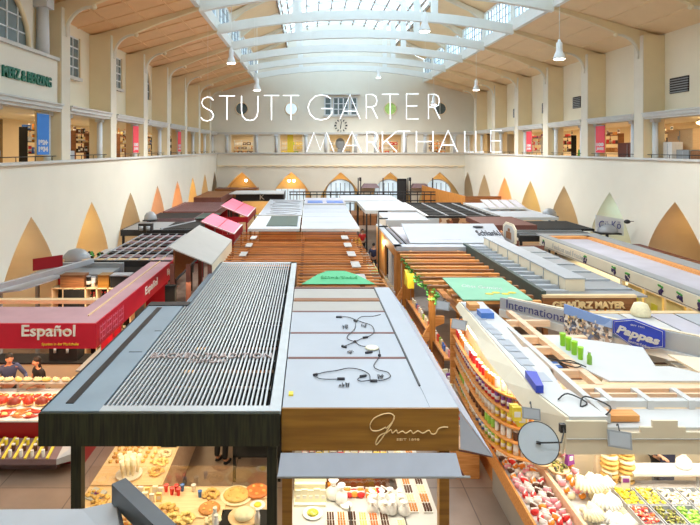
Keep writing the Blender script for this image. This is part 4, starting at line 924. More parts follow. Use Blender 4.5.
text('España', .5, 'pale_letter', 'side_lettering', t, (-4.855, 18.6, 2.58), .01, (PI / 2, 0, PI / 2), .9, .28, .006)
b = B()
for k in range(4):
    y0 = 12.62 + k * .42
    for q in range(3): b.box(-4.862, -4.853, y0, y0 + .34, 2.55 + q * .14, 2.57 + q * .14, 'pink_cloth'); b.box(-4.862, -4.853, y0 + q * .15, y0 + .02 + q * .15, 2.5, 2.9, 'pink_cloth')
b.build('side_pattern', t)
# meat counter
counter('long red meat counter with white top below the Español fascia', -9.2, -4.95, 12.02, 13.62, .98, 'dark_red', 'white_plastic')
t = thing('counter_screen', 'low glass screen with metal rail on the meat counter', 'glass screen', (-7, 13.4, 1))
B().box(-9.2, -4.95, 13.36, 13.6, 1.2, 1.22, 'light_metal').build('glass_shelf', t)
for x in (-9.0, -7.2, -6.0, -5.1): B().box(x - .015, x + .015, 13.4, 13.43, .98, 1.2, 'grey_metal').build('bracket', t)
wm = 'on the meat counter below the Español fascia'
row('ham', ['ham_dark', 'meat_red'], grid(-9.0, -5.1, 12, 12.55, 12.9, 1, .98), wm, 'cured ham', jit=.03, jr=1, sc=1.3)
row('steak', ['meat_red', 'meat_orange', 'meat_red'], grid(-9.0, -5.1, 20, 12.9, 13.3, 2, .98), wm, 'meat cut', jit=.03, jr=1.2)
row('sausage', ['meat_red', 'meat_orange'], grid(-9.0, -5.1, 12, 12.1, 12.5, 4, .98), wm, 'sausage', jit=.03, jr=.6)
row('steak', ['meat_orange', 'cheese'], grid(-8.9, -5.1, 14, 12.15, 12.4, 1, .99), wm, 'orange cutlet', jit=.03, jr=1.2)
row('loaf', ['crumb', 'cheese', 'crumb'], grid(-9.0, -5.2, 16, 13.38, 13.58, 1, 1.22), 'on the glass shelf above the meat counter', 'wrapped cheese piece', jit=.01, jr=.5, sc=.85)
t = thing('jar_ledge', 'sloping black and yellow jar ledge along the foot of the meat counter', 'shelf', (-7, 11.8, 0))
B().hexa([(-9.2, 11.5, 0.3), (-5.35, 11.5, 0.3), (-5.35, 12.0, 0.3), (-9.2, 12.0, 0.3), (-9.2, 11.5, .42), (-5.35, 11.5, .42), (-5.35, 12.0, .6), (-9.2, 12.0, .6)], 'purple_brown').build('tray', t)
B().box(-9.2, -5.5, 11.85, 11.98, 0, .3, 'purple_brown').build('plinth', t)
for k in range(16):
    x = -9.1 + k * .235; B().hexa([(x, 11.5, .42), (x + .06, 11.5, .42), (x + .06, 12.0, .6), (x, 12.0, .6), (x, 11.5, .45), (x + .06, 11.5, .45), (x + .06, 12.0, .63), (x, 12.0, .63)], 'yellow_pack').build('divider', t)
B().hexa([(-5.35, 11.5, .3), (-5.0, 11.7, .3), (-5.0, 12.0, .3), (-5.35, 12.0, .3), (-5.35, 11.5, .42), (-5.0, 11.7, .46), (-5.0, 12.0, .62), (-5.35, 12.0, .6)], 'light_metal').build('end_panel', t)
for k in range(15):
    row('jar', ['white_pack', 'chocolate', 'yellow_pack'], [(-8.955 + k * .235, 11.57 + j * .14, .43 + j * .05) for j in range(3)], 'between the yellow dividers of the jar ledge', 'jar', sc=.8, run=1)
# inside: coffee machine, cabinets, shelf with bottles
t = thing('coffee_machine', 'black and chrome coffee machine behind the two people at the meat counter', 'coffee machine', (-6.9, 15.6, 1))
B().box(-7.35, -6.55, 15.35, 15.8, 1.0, 1.55, 'black_metal').build('body', t); B().box(-7.3, -6.6, 15.3, 15.35, 1.38, 1.5, 'light_metal').build('front_plate', t)
for x in (-7.15, -6.8): B().cyl(x, 15.28, 1.25, 1.38, .04, 'light_metal').build('spout', t)
for x in (-7.2, -7.05, -6.8): B().cyl(x, 15.6, 1.55, 1.75, .07, 'light_metal').build('container', t)
counter('cream cabinet row standing behind the meat counter staff', -9.0, -6.3, 15.2, 15.9, 1.0, 'cream_board', 'black_board')
b = B(); b.box(-6.25, -5.65, 14.6, 17.2, 0, 1.0, 'cream_board'); b.box(-6.27, -5.63, 14.58, 17.22, 1.0, 1.04, 'grey_metal'); b.box(-5.65, -5.64, 15.8, 15.82, .1, .9, 'black_metal')
single(b, 'side_cabinet', 'cream cabinet with grey top running back beside the red panel', 'cabinet', (-6, 15.9, 0))
t = thing('bottle_shelf', 'pale wooden pigeonhole shelf full of wine bottles inside the Español stall', 'shelf', (-6.6, 18, 0))
for z in (.1, .75, 1.2, 1.65, 2.1, 2.55): B().box(-8.2, -5.7, 17.3, 17.7, z - .03, z, 'pine').build('shelf_board', t)
for k in range(8): x = -8.2 + k * .357; B().box(x - .02, x + .02, 17.3, 17.7, .07, 2.55, 'pine').build('upright', t)
B().box(-8.2, -5.7, 17.7, 17.72, .07, 2.55, 'black_board').build('back_panel', t)
B().box(-7.82, -7.15, 17.29, 17.31, 1.3, 2.5, 'black_board').build('blackboard', t)
for z in (1.2, 1.65, 2.1): row('bottle', ['bottle_dark', 'ham_dark', 'bottle_dark'], [(-6.99 + (k // 3) * .357 + (k % 3) * .1, 17.4, z) for k in range(10)], 'in the pigeonhole shelf of the Español stall', 'wine bottle')
for x0, x1, m, lab in ((-7.95, -7.2, 'brown_wood', 'long brown wooden box on top of the bottle shelf, left'), (-6.75, -6.4, 'bronze_board', 'ochre box on top of the bottle shelf'), (-6.35, -5.75, 'black_board', 'black box on top of the bottle shelf beside the ochre one')):
    b = B(); b.box(x0, x1, 17.35, 17.75, 2.55, 2.92, m); b.box(x0 - .01, x1 + .01, 17.34, 17.76, 2.92, 2.95, 'light_metal' if 'black' in m else m); single(b, 'storage_box', lab, 'box', ((x0 + x1) / 2, 17.5, 2.55))
row('tin', ['black_board', 'white_pack'], [(-7.1, 17.5, 2.55), (-6.95, 17.5, 2.55), (-5.68 + .0, 17.45, 2.55)], 'on top of the bottle shelf', 'tin', sc=1.6)
for x0, x1, y, lab in ((-8.9, -7.95 + .1, 19.2, 'bright red board high at the left rear of the Español stall'), (-5.9, -5.1, 19.55, 'bright red board at the right rear of the Español stall')):
    single(B().box(x0, x1, y, y + .06, 0, 2.9, 'red_board').box(x0 - .03, x0 + .03, y - .03, y + .09, 0, 2.95, 'pine'), 'partition_board', lab, 'board', (x0, y, 0))
counter('side counter of the Español stall along the aisle, laden with pale cloth-wrapped goods', -5.75, -4.95, 15.9, 19.4, 1.0, 'red_board', 'pine')
row('cello_bag', ['crumb', 'red_pack', 'green_pack'], grid(-5.7, -5.0, 3, 16, 19.3, 8, 1.0), 'on the aisle-side counter of the Español stall', 'gift bag', jit=.03, jr=2)
row('bottle', ['bottle_dark', 'orange_pack'], grid(-5.7, -5.0, 2, 18.3, 19.3, 6, 1.26 + .0), 'x', 'x') if False else None
area((-7.0, 12.9, 2.85), 3.6, .8, 48, (1, .66, .36)); area((-6.6, 15.6, 2.8), 2.2, 1.2, 34, (1, .74, .48)); area((-6.9, 17.0, 2.9), 1.6, .3, 8, (1, .75, .5))
# ---- foreground roof at the bottom left
t = thing('kiosk_roof', 'corner of a pale grey roof at the very bottom left, nearest to the camera', 'roof', (-2.5, 5.5, 0))
b = B(); b.slab([(-5.2, 5.62, 3.2), (-2.35, 5.62, 3.22), (-1.98, 5.62, 3.30), (-1.5, 4.7, 3.3), (-1.5, 4.0, 3.25), (-5.2, 4.0, 3.2)], (0, 0, .05), 'light_metal'); b.build('roof_sheet', t)
B().beam((-1.98, 5.6, 3.36), (-1.5, 4.6, 3.36), .03, .05, 'black_metal').build('edge_strip', t)
posts(t, [(-4.9, 5.6), (-2.2, 5.5), (-4.9, 4.2), (-2.0, 4.2)], 3.24, 'grey_metal', .1)
single(B().beam((-1.97, 5.62, 3.46), (-.9, 4.55, 3.46), .15, .2, 'slate_metal').box(-1.5, -1.4, 5.05, 5.15, 0, 3.4, 'grey_metal'), 'steel_beam', 'dark grey square beam slanting across the bottom left corner', 'beam', (-1.5, 5.1, 0))
# ================================================================== LEFT SIDE, MIDDLE AND FAR STALLS
# timber slat pergola in the middle
t = thing('timber_pergola', 'wide stall roof of orange-brown timber slats beyond the white panelled roof', 'pergola', (-.4, 20, 0))
n = 26
for k in range(n):
    y = 15.75 + k * (26.0 - 15.75) / (n - 1)
    x0 = -.35 if y < 18.7 else -3.15
    if k % 6 == 5: pass
    B().hexa([(x0, y - .12, 2.95), (2.25, y - .12, 2.95), (2.25, y + .12, 2.92), (x0, y + .12, 2.92), (x0, y - .12, 3.0), (2.25, y - .12, 3.0), (2.25, y + .12, 2.96), (x0, y + .12, 2.96)], 'pergola_wood' if k % 4 else 'brown_wood').build('slat', t)
for x in (-2.45, -.25, 1.62): B().box(x - .05, x + .05, 15.7 if x > -1 else 18.8, 26.05, 2.78, 2.9, 'brown_wood').build('long_beam', t)
for y0 in (16.3, 18.2, 20.1, 22.0, 23.9):
    B().box(1.45, 1.75, y0, y0 + .9, 3.0, 3.03, 'taupe_cloth').build('light_strip', t)
    if y0 > 18.5: B().box(-2.6, -2.35, y0, y0 + .8, 3.0, 3.03, 'taupe_cloth').build('light_strip', t)
posts(t, [(-.22, 15.8), (2.15, 15.8), (-3.05, 25.9), (2.15, 25.9), (2.15, 21), (-3.05, 19)], 2.78, 'brown_wood', .12)
B().box(-3.1, 2.2, 15.9, 25.9, 2.5, 2.55, 'orange_wood').build('lower_ceiling', t)
t = thing('arched_sign', 'flat-topped green and white sign lying on the timber slats behind the white roof', 'sign', (1, 17, 3.1))
b = B(); yy = 16.55
pa = [(-.22, 3.02), (.25, 3.16), (.55, 3.22), (1.1, 3.22), (1.45, 3.16), (1.95, 3.02)]
b.slab([(x, 15.95 + (z - 3.02) * 4.2, z) for x, z in pa], (0, .02, -.02), 'mint_dark'); b.build('green_panel', t)
b = B(); b.slab([(x * .82 + .15, 15.93 + (z - 3.0) * 4.2, z + .012) for x, z in [(q[0], 3.0 + (q[1] - 3.0) * .62) for q in pa]], (0, .02, -.01), 'white_board'); b.build('white_panel', t)
text('Schwarzwald', .3, 'mint_dark', 'lettering', t, (.35, 16.25, 3.12), .01, (.25, 0, 0), 1.1, .16)
# tilted taupe panel with glass case beneath
t = thing('tilted_roof_stall', 'stall with a tilted grey-beige roof panel left of the slatted roofs', 'market stall', (-3.7, 19, 0))
b = B(); b.slab([(-4.32, 16.7, 3.98), (-3.03, 16.9, 3.4), (-3.03, 21.4, 3.4), (-4.3, 21.3, 4.0)], (0, 0, -.04), 'taupe_cloth'); b.build('roof_panel', t)
b = B(); b.box(-3.1, -3.03, 17, 21.3, 2.9, 3.36, 'cream_board'); b.box(-4.25, -4.2, 17, 21.3, 2.9, 3.9, 'brown_wood'); b.build('side_board', t)
posts(t, [(-4.25, 16.9), (-3.1, 17.0), (-4.25, 21.2), (-3.1, 21.2), (-3.75, 16.9)], 3.4, 'brown_box', .13)
B().box(-4.3, -4.0, 16.2, 16.4, 0, 2.9, 'black_board').build('dark_column', t)
counter('glowing glass pastry case below the tilted grey-beige panel', -4.15, -3.1, 14.6, 19.5, 1.0, 'brown_wood', 'pine', ('l', .5))
row('round_bread', ['crust_gold', 'cheese', 'crust'], grid(-4.05, -3.2, 4, 14.8, 19.3, 16, 1.0), 'in the glowing case under the tilted panel', 'round loaf', jit=.02, sc=.9)
area((-3.6, 17, 2.85), .6, 3.5, 22, (1, .74, .40))
single(B().box(-3.45, -3.2, 18.6, 18.9, 1.1, 2.85, 'pine').box(-3.4, -3.25, 18.58, 18.6, 1.6, 2.3, 'cream_board'), 'menu_board', 'pale wooden board standing under the right edge of the tilted panel', 'board', (-3.3, 18.7, 1))
# black pergola left
t = thing('black_pergola', 'flat black pergola roof of dark boards edged with thin white lines, beside the left wall', 'pergola', (-6.5, 22, 0))
b = B(); b.box(-7.85, -4.9, 19.25, 19.4, 2.82, 3.02, 'black_metal'); b.box(-7.85, -5.0, 25.5, 25.6, 2.85, 3.0, 'black_metal'); b.build('frame', t)
for k in range(8):
    x = -7.8 + k * .4; B().box(x, x + .03, 19.4, 25.5, 2.95, 3.0, 'light_metal').build('edge_rail', t)
for k in range(8):
    y = 19.6 + k * .78
    B().box(-7.8, -4.95, y, y + .42, 2.88, 2.93, 'purple_brown' if k % 2 else 'black_board').build('board', t)
posts(t, [(-7.8, 19.35), (-5.0, 19.35 + .9), (-7.8, 25.5), (-5.1, 25.5)], 2.85, 'black_metal', .1)
B().box(-7.8, -5.0, 20.4, 25.4, 2.0, 2.05, 'black_board').build('lower_ceiling', t)
# far-left wall stalls
def slabstall(name, label, x0, x1, y0, y1, z, mtop, mfas, fh=.3, mpost='black_metal', th=.05, back=None):
    t = thing(name, label, 'market stall', ((x0 + x1) / 2, y0, 0))
    B().box(x0, x1, y0, y1, z - th, z, mtop).build('roof_panel', t)
    b = B(); b.box(x0, x1, y0 - .03, y0, z - fh, z + .02, mfas); b.box(x0 - .03, x0, y0 - .03, y1, z - fh, z + .02, mfas); b.box(x1, x1 + .03, y0 - .03, y1, z - fh, z + .02, mfas); b.build('fascia', t)
    posts(t, [(x0 + .08, y0 + .08), (x1 - .08, y0 + .08), (x0 + .08, y1 - .08), (x1 - .08, y1 - .08)], z - th, mpost, .1)
    if back: B().box(x0 + .15, x1 - .15, y1 - .3, y1 - .25, 0, z - th - .1, back).build('rear_wall', t)
    return t
t = slabstall('side_stall', 'low stall with black beam roof against the left wall below the third arch', -9.2, -5.7, 26.6, 29.6, 3.0, 'grey_metal', 'black_metal', .28)
B().box(-7.2, -5.7, 26.8, 29.4, 3.0, 3.04, 'black_board').build('dark_panel', t); B().beam((-7.3, 26.7, 3.05), (-6.2, 29.6, 3.05), .08, .06, 'light_metal').build('edge_rail', t)
t = slabstall('side_stall', 'stall with flat dark roof below the fourth arch of the left wall', -9.1, -6.5, 30.6, 33.4, 3.05, 'black_board', 'purple_brown', .4, back='dark_red')
B().box(-6.5, -5.4, 30.8, 33.5, 2.98, 3.03, 'dark_green_metal').build('side_roof', t)
t = slabstall('side_stall', 'stall with wide purple-brown roof below the fifth and sixth arches of the left wall', -9.2, -5.9, 34.3, 40.5, 3.0, 'purple_brown', 'brown_box', .35, back='dark_red')
for k in range(12): B().box(-9.0, -6.0, 34.6 + k * .5, 34.66 + k * .5, 3.0, 3.02, 'brown_box').build('roof_rib', t)
b = B(); [b.box(-9 + k * .42, -8.78 + k * .42, 34.2, 34.26, 2.75, 2.88, ('white_board', 'pink_cloth')[k % 2]) for k in range(7)]; b.build('price_tags', t)
t = slabstall('side_stall', 'stall with dark box roof tucked under the last arches of the left wall', -9.1, -7.0, 43.0, 49.5, 3.1, 'brown_wood', 'brown_box', .5, back='brown_box')
single(B().box(-9.15, -7.95, 23.6, 24.6, 0, 2.4, 'cream_board').box(-9.2, -7.92, 23.55, 24.65, 2.4, 2.45, 'light_metal'), 'cold_cabinet', 'pale cabinet with a metal top left behind the black pergola', 'cabinet', (-8, 24, 0))
# shelf and dark planters seen in the second arch
t = thing('goods_rack', 'pale wooden shelf rack in front of the second arch of the left wall', 'shelf', (-8.7, 22.4, 0))
for z in (.9, 1.4, 1.9, 2.35): B().box(-9.1, -7.92, 21.2, 23.2, z - .04, z, 'pine').build('shelf_board', t)
for y in (21.2, 23.15): B().box(-9.1, -9.04, y, y + .05, 0, 2.35, 'pine').box(-7.98, -7.92, y, y + .05, 0, 2.35, 'pine').build('upright', t)
for i, x in enumerate((-8.95, -8.5, -8.1)):
    tt = thing('potted_plant', 'dark leafy potted plant on the pale wooden rack, %s' % ('nearest the left wall', 'middle one', 'right-hand one')[i], 'plant', (x, 22.2, 2.35))
    B().lathe(x, 22.2, 2.35, [(.09, 0), (.13, .18), (.12, .18)], 'black_board', 10).build('pot', tt); b = B(); r = random.Random(i)
    for q in range(16): b.ball((x + r.uniform(-.14, .14), 22.2 + r.uniform(-.12, .12), 2.58 + r.uniform(-.05, .16)), (.07, .06, .05), 'bottle_dark' if q % 3 else 'leaf_green', 6, 4)
    b.build('foliage', tt)
row('carton', ['pine', 'peach_wood'], [(-8.88 + i * .37, 21.5 + j * .5, z) for z in (.9, 1.4, 1.9) for i in range(3) for j in range(2)], 'on the wall rack in the second arch', 'wooden box', sc=.8)
def lamp_dome(x, y, z, label, m='grey_metal', rx=.5):
    t = thing('dome_cover', label, 'light fitting', (x, y, z))
    b = B(); b.lathe(x, y, z, [(rx, 0), (rx, .06), (rx * .92, .22), (rx * .6, .38), (rx * .2, .44), (.02, .45)], m, 18, .8); b.build('dome', t); B().box(x - rx, x + rx, y - rx * .8, y + rx * .8, z - .06, z, 'black_metal').build('base_plate', t)
    B().box(x - .05, x + .05, y - .05, y + .05, 0, z - .06, 'black_metal').build('stand', t)
lamp_dome(-8.6, 20.1, 2.85, 'grey dome beside the first left arch')
lamp_dome(14.6, 26.6, 2.9, 'grey dome between the nearest and second arches of the right wall')
lamp_dome(14.7, 33.2, 2.9, 'smaller grey dome between the second and third arches on the right', rx=.42)
lamp_dome(-8.7, 31.0 - 1.2, 3.1, 'small grey dome on the black beam roof at the left wall', rx=.35)
for x, y, lab in ((-7.45, 22.9 + 3, 'black twin spotlight box left of the black pergola'),):
    single(B().box(x - .7, x - .05, y, y + .3, 3.05, 3.4, 'black_metal').cyl(x - .55, y - .02, 3.1, 3.3, .1, 'light_metal').cyl(x - .22, y - .02, 3.1, 3.3, .1, 'light_metal').box(x - .4, x - .34, y + .1, y + .16, 0, 3.05, 'black_metal'), 'spotlight_box', lab, 'spotlight', (x, y, 3))
# near left stall beyond Español
t = thing('corner_stall', 'stall in the left corner with grey pipes, dark top and pale blue sheet', 'market stall', (-9, 18, 0))
B().box(-9.2, -6.6, 17.9, 19.0, 2.75, 2.85, 'grey_metal').build('roof_panel', t); B().box(-9.25, -6.5, 18.95, 19.1, 2.6, 3.0, 'grey_metal').build('front_beam', t)
b = B(); b.beam((-9.22, 13.8, 3.12), (-7.5, 18.8, 3.12), .14, .14, 'light_metal'); b.build('roof_pipe', t); B().beam((-9.2, 14.6, 3.0), (-7.6, 18.9, 3.0), .05, .05, 'light_metal').build('roof_pipe', t)
B().slab([(-9.2, 15.6, 2.8), (-8.5, 16.0, 2.8), (-7.85, 18.2, 2.8), (-9.2, 18.0, 2.8)], (0, 0, .04), 'white_sheet').build('blue_sheet', t)
B().slab([(-9.26, 18.2, 2.9), (-8.6, 18.9, 2.9), (-8.6, 18.9, 3.3), (-9.26, 18.2, 3.3)], (.03, 0, 0), 'dark_red').build('red_board', t)
posts(t, [(-9.1, 18.2), (-6.7, 18.8), (-9.1, 16)], 2.75, 'grey_metal', .1)
# pink awnings
def tilt(label, x0, x1, y0, y1, zl, zr, m, under):
    t = thing('tilted_awning', label, 'awning', ((x0 + x1) / 2, y0, 0))
    B().slab([(x0, y0, zl), (x1, y0, zr), (x1, y1, zr), (x0, y1, zl)], (0, 0, -.04), m).build('cloth', t)
    xm = (x0 + x1) / 2; zm = (zl + zr) / 2 + .01
    B().beam((xm, y0, zm), (xm, y1, zm), .03, .02, 'dark_red').build('seam', t)
    B().box(x1 - .02, x1 + .03, y0, y1, zr - .35, zr, under).box(x0, x1, y0 - .02, y0 + .02, zr - .3, zr, under).build('valance', t)
    b = B(); b.beam((x1, y0, zr + .02), (x1, y1, zr + .02), .06, .03, 'white_board'); b.beam((x0, y0, zl + .02), (x1, y0, zr + .02), .05, .03, 'white_board'); b.build('white_edge', t)
    posts(t, [(x0 + .05, y0 + .05), (x1 - .05, y0 + .05), (x0 + .05, y1 - .05), (x1 - .05, y1 - .05)], zr - .05, 'dark_red', .08)
tilt('nearer of the two bright pink tilted awnings at the left of the aisle', -5.05, -3.5, 25.3, 28.5, 3.6, 3.0, 'pink_cloth', 'dark_red')
tilt('farther of the two bright pink tilted awnings, with a dark middle seam', -5.15, -3.6, 31.7, 36.6, 3.65, 3.0, 'pink_cloth', 'dark_red')
# white roofs in the middle distance
t = slabstall('white_roof_stall', 'stall whose white roof frames a dark grey mat, right of the pink awnings', -3.0, -.5, 27.0, 32.2, 3.0, 'white_sheet', 'white_board', .12, back='dark_red')
B().box(-2.2, -.62, 27.9, 32.0, 3.0, 3.03, 'dark_green_metal').build('roof_mat', t)
t = slabstall('white_roof_stall', 'stall with cluttered pale roof of cables behind the dark grey mat', -3.0, -.45, 32.6, 42.5, 3.0, 'white_sheet', 'white_board', .15)
r = random.Random(9)
for k in range(9):
    x = -2.8 + r.random() * .4; y = 33 + k * 1.05; B().tube(smooth([(x, y, 3.03), (x + .7, y + r.uniform(-.6, .6), 3.05), (x + 1.4, y + r.uniform(-.5, .5), 3.03), (x + 1.9, y + .3, 3.03)]), .02, 'grey_metal', 5).build('cable', t)
t = slabstall('white_roof_stall', 'broad plain pale roof left of the central aisle, behind the timber slats', -.35, 2.5, 27.0, 38.4, 3.0, 'white_sheet', 'white_board', .12, back='purple_brown')
B().box(-.3, 2.4, 26.9, 26.96, 2.6, 2.85, 'purple_brown').build('lower_fascia', t)
for k in range(4): B().box(-.32, 2.48, 29.5 + k * 2.3, 29.53 + k * 2.3, 3.0, 3.01, 'lavender_sheet').build('roof_joint', t)
t = slabstall('white_roof_stall', 'pale roof with two blue glazed strips behind the broad plain roof', -.3, 2.6, 38.8, 43.5, 3.05, 'lavender_sheet', 'white_board', .12)
for x0, x1 in ((-.1, 1.0), (1.3, 2.5)): B().box(x0, x1, 39.4, 41.0, 3.05, 3.08, 'blue_pack').build('glazed_strip', t)
t = slabstall('dark_fascia_stall', 'far stall with black fascia and thin pale roof in front of the first far arch', -6.3, -2.2, 47.0, 50.5, 3.1, 'white_sheet', 'black_metal', .65, back='pine')
B().slab([(-6.8, 46.2, 3.1), (-2.1, 46.2, 3.1), (-2.2, 47, 3.3), (-6.3, 47, 3.3)], (0, 0, .06), 'white_board').build('front_canopy', t)
text('K', .5, 'pale_letter', 'lettering', t, (-4.25, 46.94, 2.6), .02, (PI / 2, 0, 0), .4, .4)
area((-4.3, 48.4, 2.9), 2.5, 1.5, 40, (1, .75, .4))
row('tin', ['yellow_pack', 'orange_pack', 'cheese'], grid(-6, -2.5, 14, 46.9, 47.3, 1, 1.0), 'x') if False else None
counter('far sales counter with warm-lit goods below the black fascia', -6.1, -2.4, 46.9, 47.6, 1.0, 'pine', 'pine')
row('packet', ['yellow_pack', 'cheese', 'crust_gold'], grid(-6, -2.5, 16, 47, 47.4, 1, 1.0), 'on the far warm-lit counter', 'packet', sc=2.2)
# raised cafe terrace with rails in front of the far arches
b = B(); b.box(-1.5, 12.5, 49.5, 53.5, 0, .9, 'brown_wood'); struct(b, 'floor_terrace')
t = thing('terrace_railing', 'long black railing across the hall in front of the far arches', 'railing', (5, 49.5, .9))
for z in (2.2, 2.75, 3.0): B().box(-1.8, 12.4, 49.4, 49.46, z, z + .1, 'black_metal').build('rail', t)
for k in range(24): B().box(-1.75 + k * .61, -1.68 + k * .61, 49.4, 49.46, 0, 3.0, 'black_metal').build('baluster', t)
for i, xc in enumerate((3.2, 8.1, 13.0)):
    t = thing('glazed_entrance', 'bright glazed entrance with black glazing bars in the %s far arch' % ('middle', 'fourth', 'fifth, rightmost'), 'entrance', (xc, YB + .7, 0)) if False else thing('glazed_entrance', 'bright glazed entrance with black glazing bars in the %s far arch' % ('middle', 'fourth', 'rightmost')[i], 'entrance', (xc, YB + .7, 0))
    n = 14; hw = 1.45
    ring = [(xc - hw, .02)] + [(xc - hw * math.cos(PI * q / n), 2.6 + 1.25 * math.sin(PI * q / n)) for q in range(n + 1)] + [(xc + hw, .02)]
    B().slab([(x, YB + .8, z) for x, z in ring], (0, .02, 0), 'daylight_pane').build('glass_pane', t)
    B().tube([(x, YB + .76, z) for x, z in ring], .06, 'cornice_grey', 6).build('arch_frame', t)
    for x in (-.95, -.45, 0, .45, .95): B().box(xc + x - .025, xc + x + .025, YB + .72, YB + .76, .02, 3.5, 'black_metal').build('glazing_bar', t)
    for z in (1.4, 2.5): B().box(xc - 1.4, xc + 1.4, YB + .72, YB + .76, z, z + .05, 'black_metal').build('cross_bar', t)
for x, lab in ((6.1, 'black wall lantern rack between the middle and fourth far arches'), (11.0, 'black wall lantern rack between the fourth and rightmost far arches')):
    t = thing('dark_canopy', lab, 'canopy', (x, 53, 0))
    b = B(); b.hexa([(x - .9, 53.6, 3.1), (x + .9, 53.6, 3.1), (x + .9, 54.5, 3.1), (x - .9, 54.5, 3.1), (x - .6, 53.8, 3.5), (x + .6, 53.8, 3.5), (x + .6, 54.5, 3.5), (x - .6, 54.5, 3.5)], 'purple_brown'); b.build('roof', t)
    for q in (-1.25, -1.0, 1.2): B().box(x + q - .05, x + q + .05, 53.5, 53.6, 0, 4.1, 'black_metal').build('lamp_post', t)
    B().box(x - 1.15, x - .95, 53.4, 53.6, 3.8, 4.15, 'black_metal').build('lantern', t)
single(B().box(8.75, 9.7, 53.9, 54.0, 0, 4.0, 'black_board').box(8.85, 9.6, 53.88, 53.9, .3, 3.8, 'black_metal'), 'open_door_leaf', 'tall black open door leaf at the fourth far arch', 'door', (9.2, 53.9, 0))
for x, z, lab in ((XB[0] + .35, 3.75, 'white globe lamp in the leftmost far arch'), (XB[1] - .25, 3.72, 'left of the two white globe lamps in the second far arch'), (XB[1] + .25, 3.72, 'right of the two white globe lamps in the second far arch')):
    t = thing('globe_lamp', lab, 'lamp', (x, YB + .6, z)); B().ball((x, YB + .6, z), .14, 'lamp_glow', 12, 8).build('globe', t); B().tube([(x, YB + .6, z + .13), (x, YB + .6, z + .55)], .012, 'black_metal').build('rod', t)
t = slabstall('brown_booth', 'dark brown booth filling the foot of the leftmost far arch', -8.9, -5.0, 51.5, 53.8, 3.15, 'brown_box', 'brown_wood', .8, back='brown_box')
t = thing('shop_window', 'pale green lit shop window with white frames in the second far arch', 'window', (-1.9, YB + .5, 0))
B().box(-3.4, -.4, YB + .5, YB + .55, .2, 2.9, 'daylight_pane').build('glass_pane', t)
for k in range(6): B().box(-3.4 + k * .6, -3.32 + k * .6, YB + .44, YB + .5, .2, 2.9, 'white_board').build('mullion', t)
# wood panelled box at the far right
t = thing('timber_gallery', 'orange-brown timber walled enclosure in front of the rightmost far arches', 'enclosure', (12.8, 44, 0))
b = B(); b.slab([(10.9, 52.5, 1.6), (12.6, 43.8, 1.6), (12.6, 43.8, 3.15), (10.9, 52.5, 3.75 - .3)], (.06, 0, 0), 'orange_wood_upright'); b.build('side_wall', t)
B().box(12.6, 15.5, 43.75, 43.83, 1.6, 3.15, 'brown_wood').build('front_wall', t)
posts(t, [(12.7, 43.9), (15.4, 43.9), (11.0, 52.3)], 1.6, 'brown_wood', .12)
# black pergola right with food posters
t = thing('black_pergola', 'black slatted pergola roof with food photographs below, right of the central aisle', 'pergola', (9, 34, 0))
b = B(); b.box(6.85, 11.2, 31.8, 31.95, 2.92, 3.05, 'black_metal'); b.box(6.9, 11.1, 39.6, 39.8, 2.92, 3.05, 'black_metal'); b.box(6.85, 7.05, 31.9, 39.7, 2.92, 3.05, 'white_board'); b.build('frame', t)
for k in range(9): B().box(7.05, 11.1, 32.3 + k * .85, 32.85 + k * .85, 2.9, 2.98, 'black_board').build('slat', t)
for k in range(3): B().box(8.2 + k * 1.1, 8.28 + k * 1.1, 31.95, 39.6, 2.98, 3.03, 'light_metal').build('edge_rail', t)
posts(t, [(6.95, 31.9), (11.1, 31.9), (6.95, 39.7), (11.1, 39.7)], 2.92, 'black_metal', .1)
for x0, x1, m, lb in ((6.95, 7.6, 'white_board', 'white fascia board'), (7.6, 9.2, 'food_photo', 'brown food photograph'), (9.25, 11.1, 'food_photo', 'second food photograph')): B().box(x0, x1, 31.72, 31.78, 2.1, 2.92, m).build('poster', t, label=lb)
t = slabstall('poster_stall', 'stall with white and photo-printed fascia carrying small red lettering, by the aisle', 4.3, 6.7, 30.2, 34.0, 3.0, 'white_sheet', 'white_board', .75)
B().box(5.9, 6.65, 30.1, 30.16, 2.3, 2.75, 'food_photo').build('poster', t)
text('Markt·Küche', .3, 'red_board', 'lettering', t, (5.0, 30.1, 2.5), .01, (PI / 2, 0, 0), 1.2, .16)
t = slabstall('white_roof_stall', 'wide pale roof right of the central aisle in the far distance', 2.6, 6.9, 41.5, 46.5, 3.0, 'white_sheet', 'white_board', .12)
t = slabstall('white_roof_stall', 'pale stepped roof between the far aisle and the black pergola', 3.6, 6.8, 34.6, 40.8, 3.05, 'white_sheet', 'white_board', .2)
t = slabstall('white_roof_stall', 'pale roof with framed roof lights below the orange glowing arch on the right', 11.4, 14.4, 31.4, 40.0, 3.0, 'white_sheet', 'white_board', .15)
for k in range(4):
    x = 11.6 + k * .62; b = B(); b.slab([(x, 34.8, 3.1), (x + .55, 34.8, 3.1), (x + .55, 36.8, 3.5), (x, 36.8, 3.5)], (0, 0, .04), 'taupe_cloth'); b.slab([(x + .07, 35.0, 3.17), (x + .48, 35.0, 3.17), (x + .48, 36.6, 3.49), (x + .07, 36.6, 3.49)], (0, 0, .03), 'lavender_sheet'); b.build('roof_light', t)
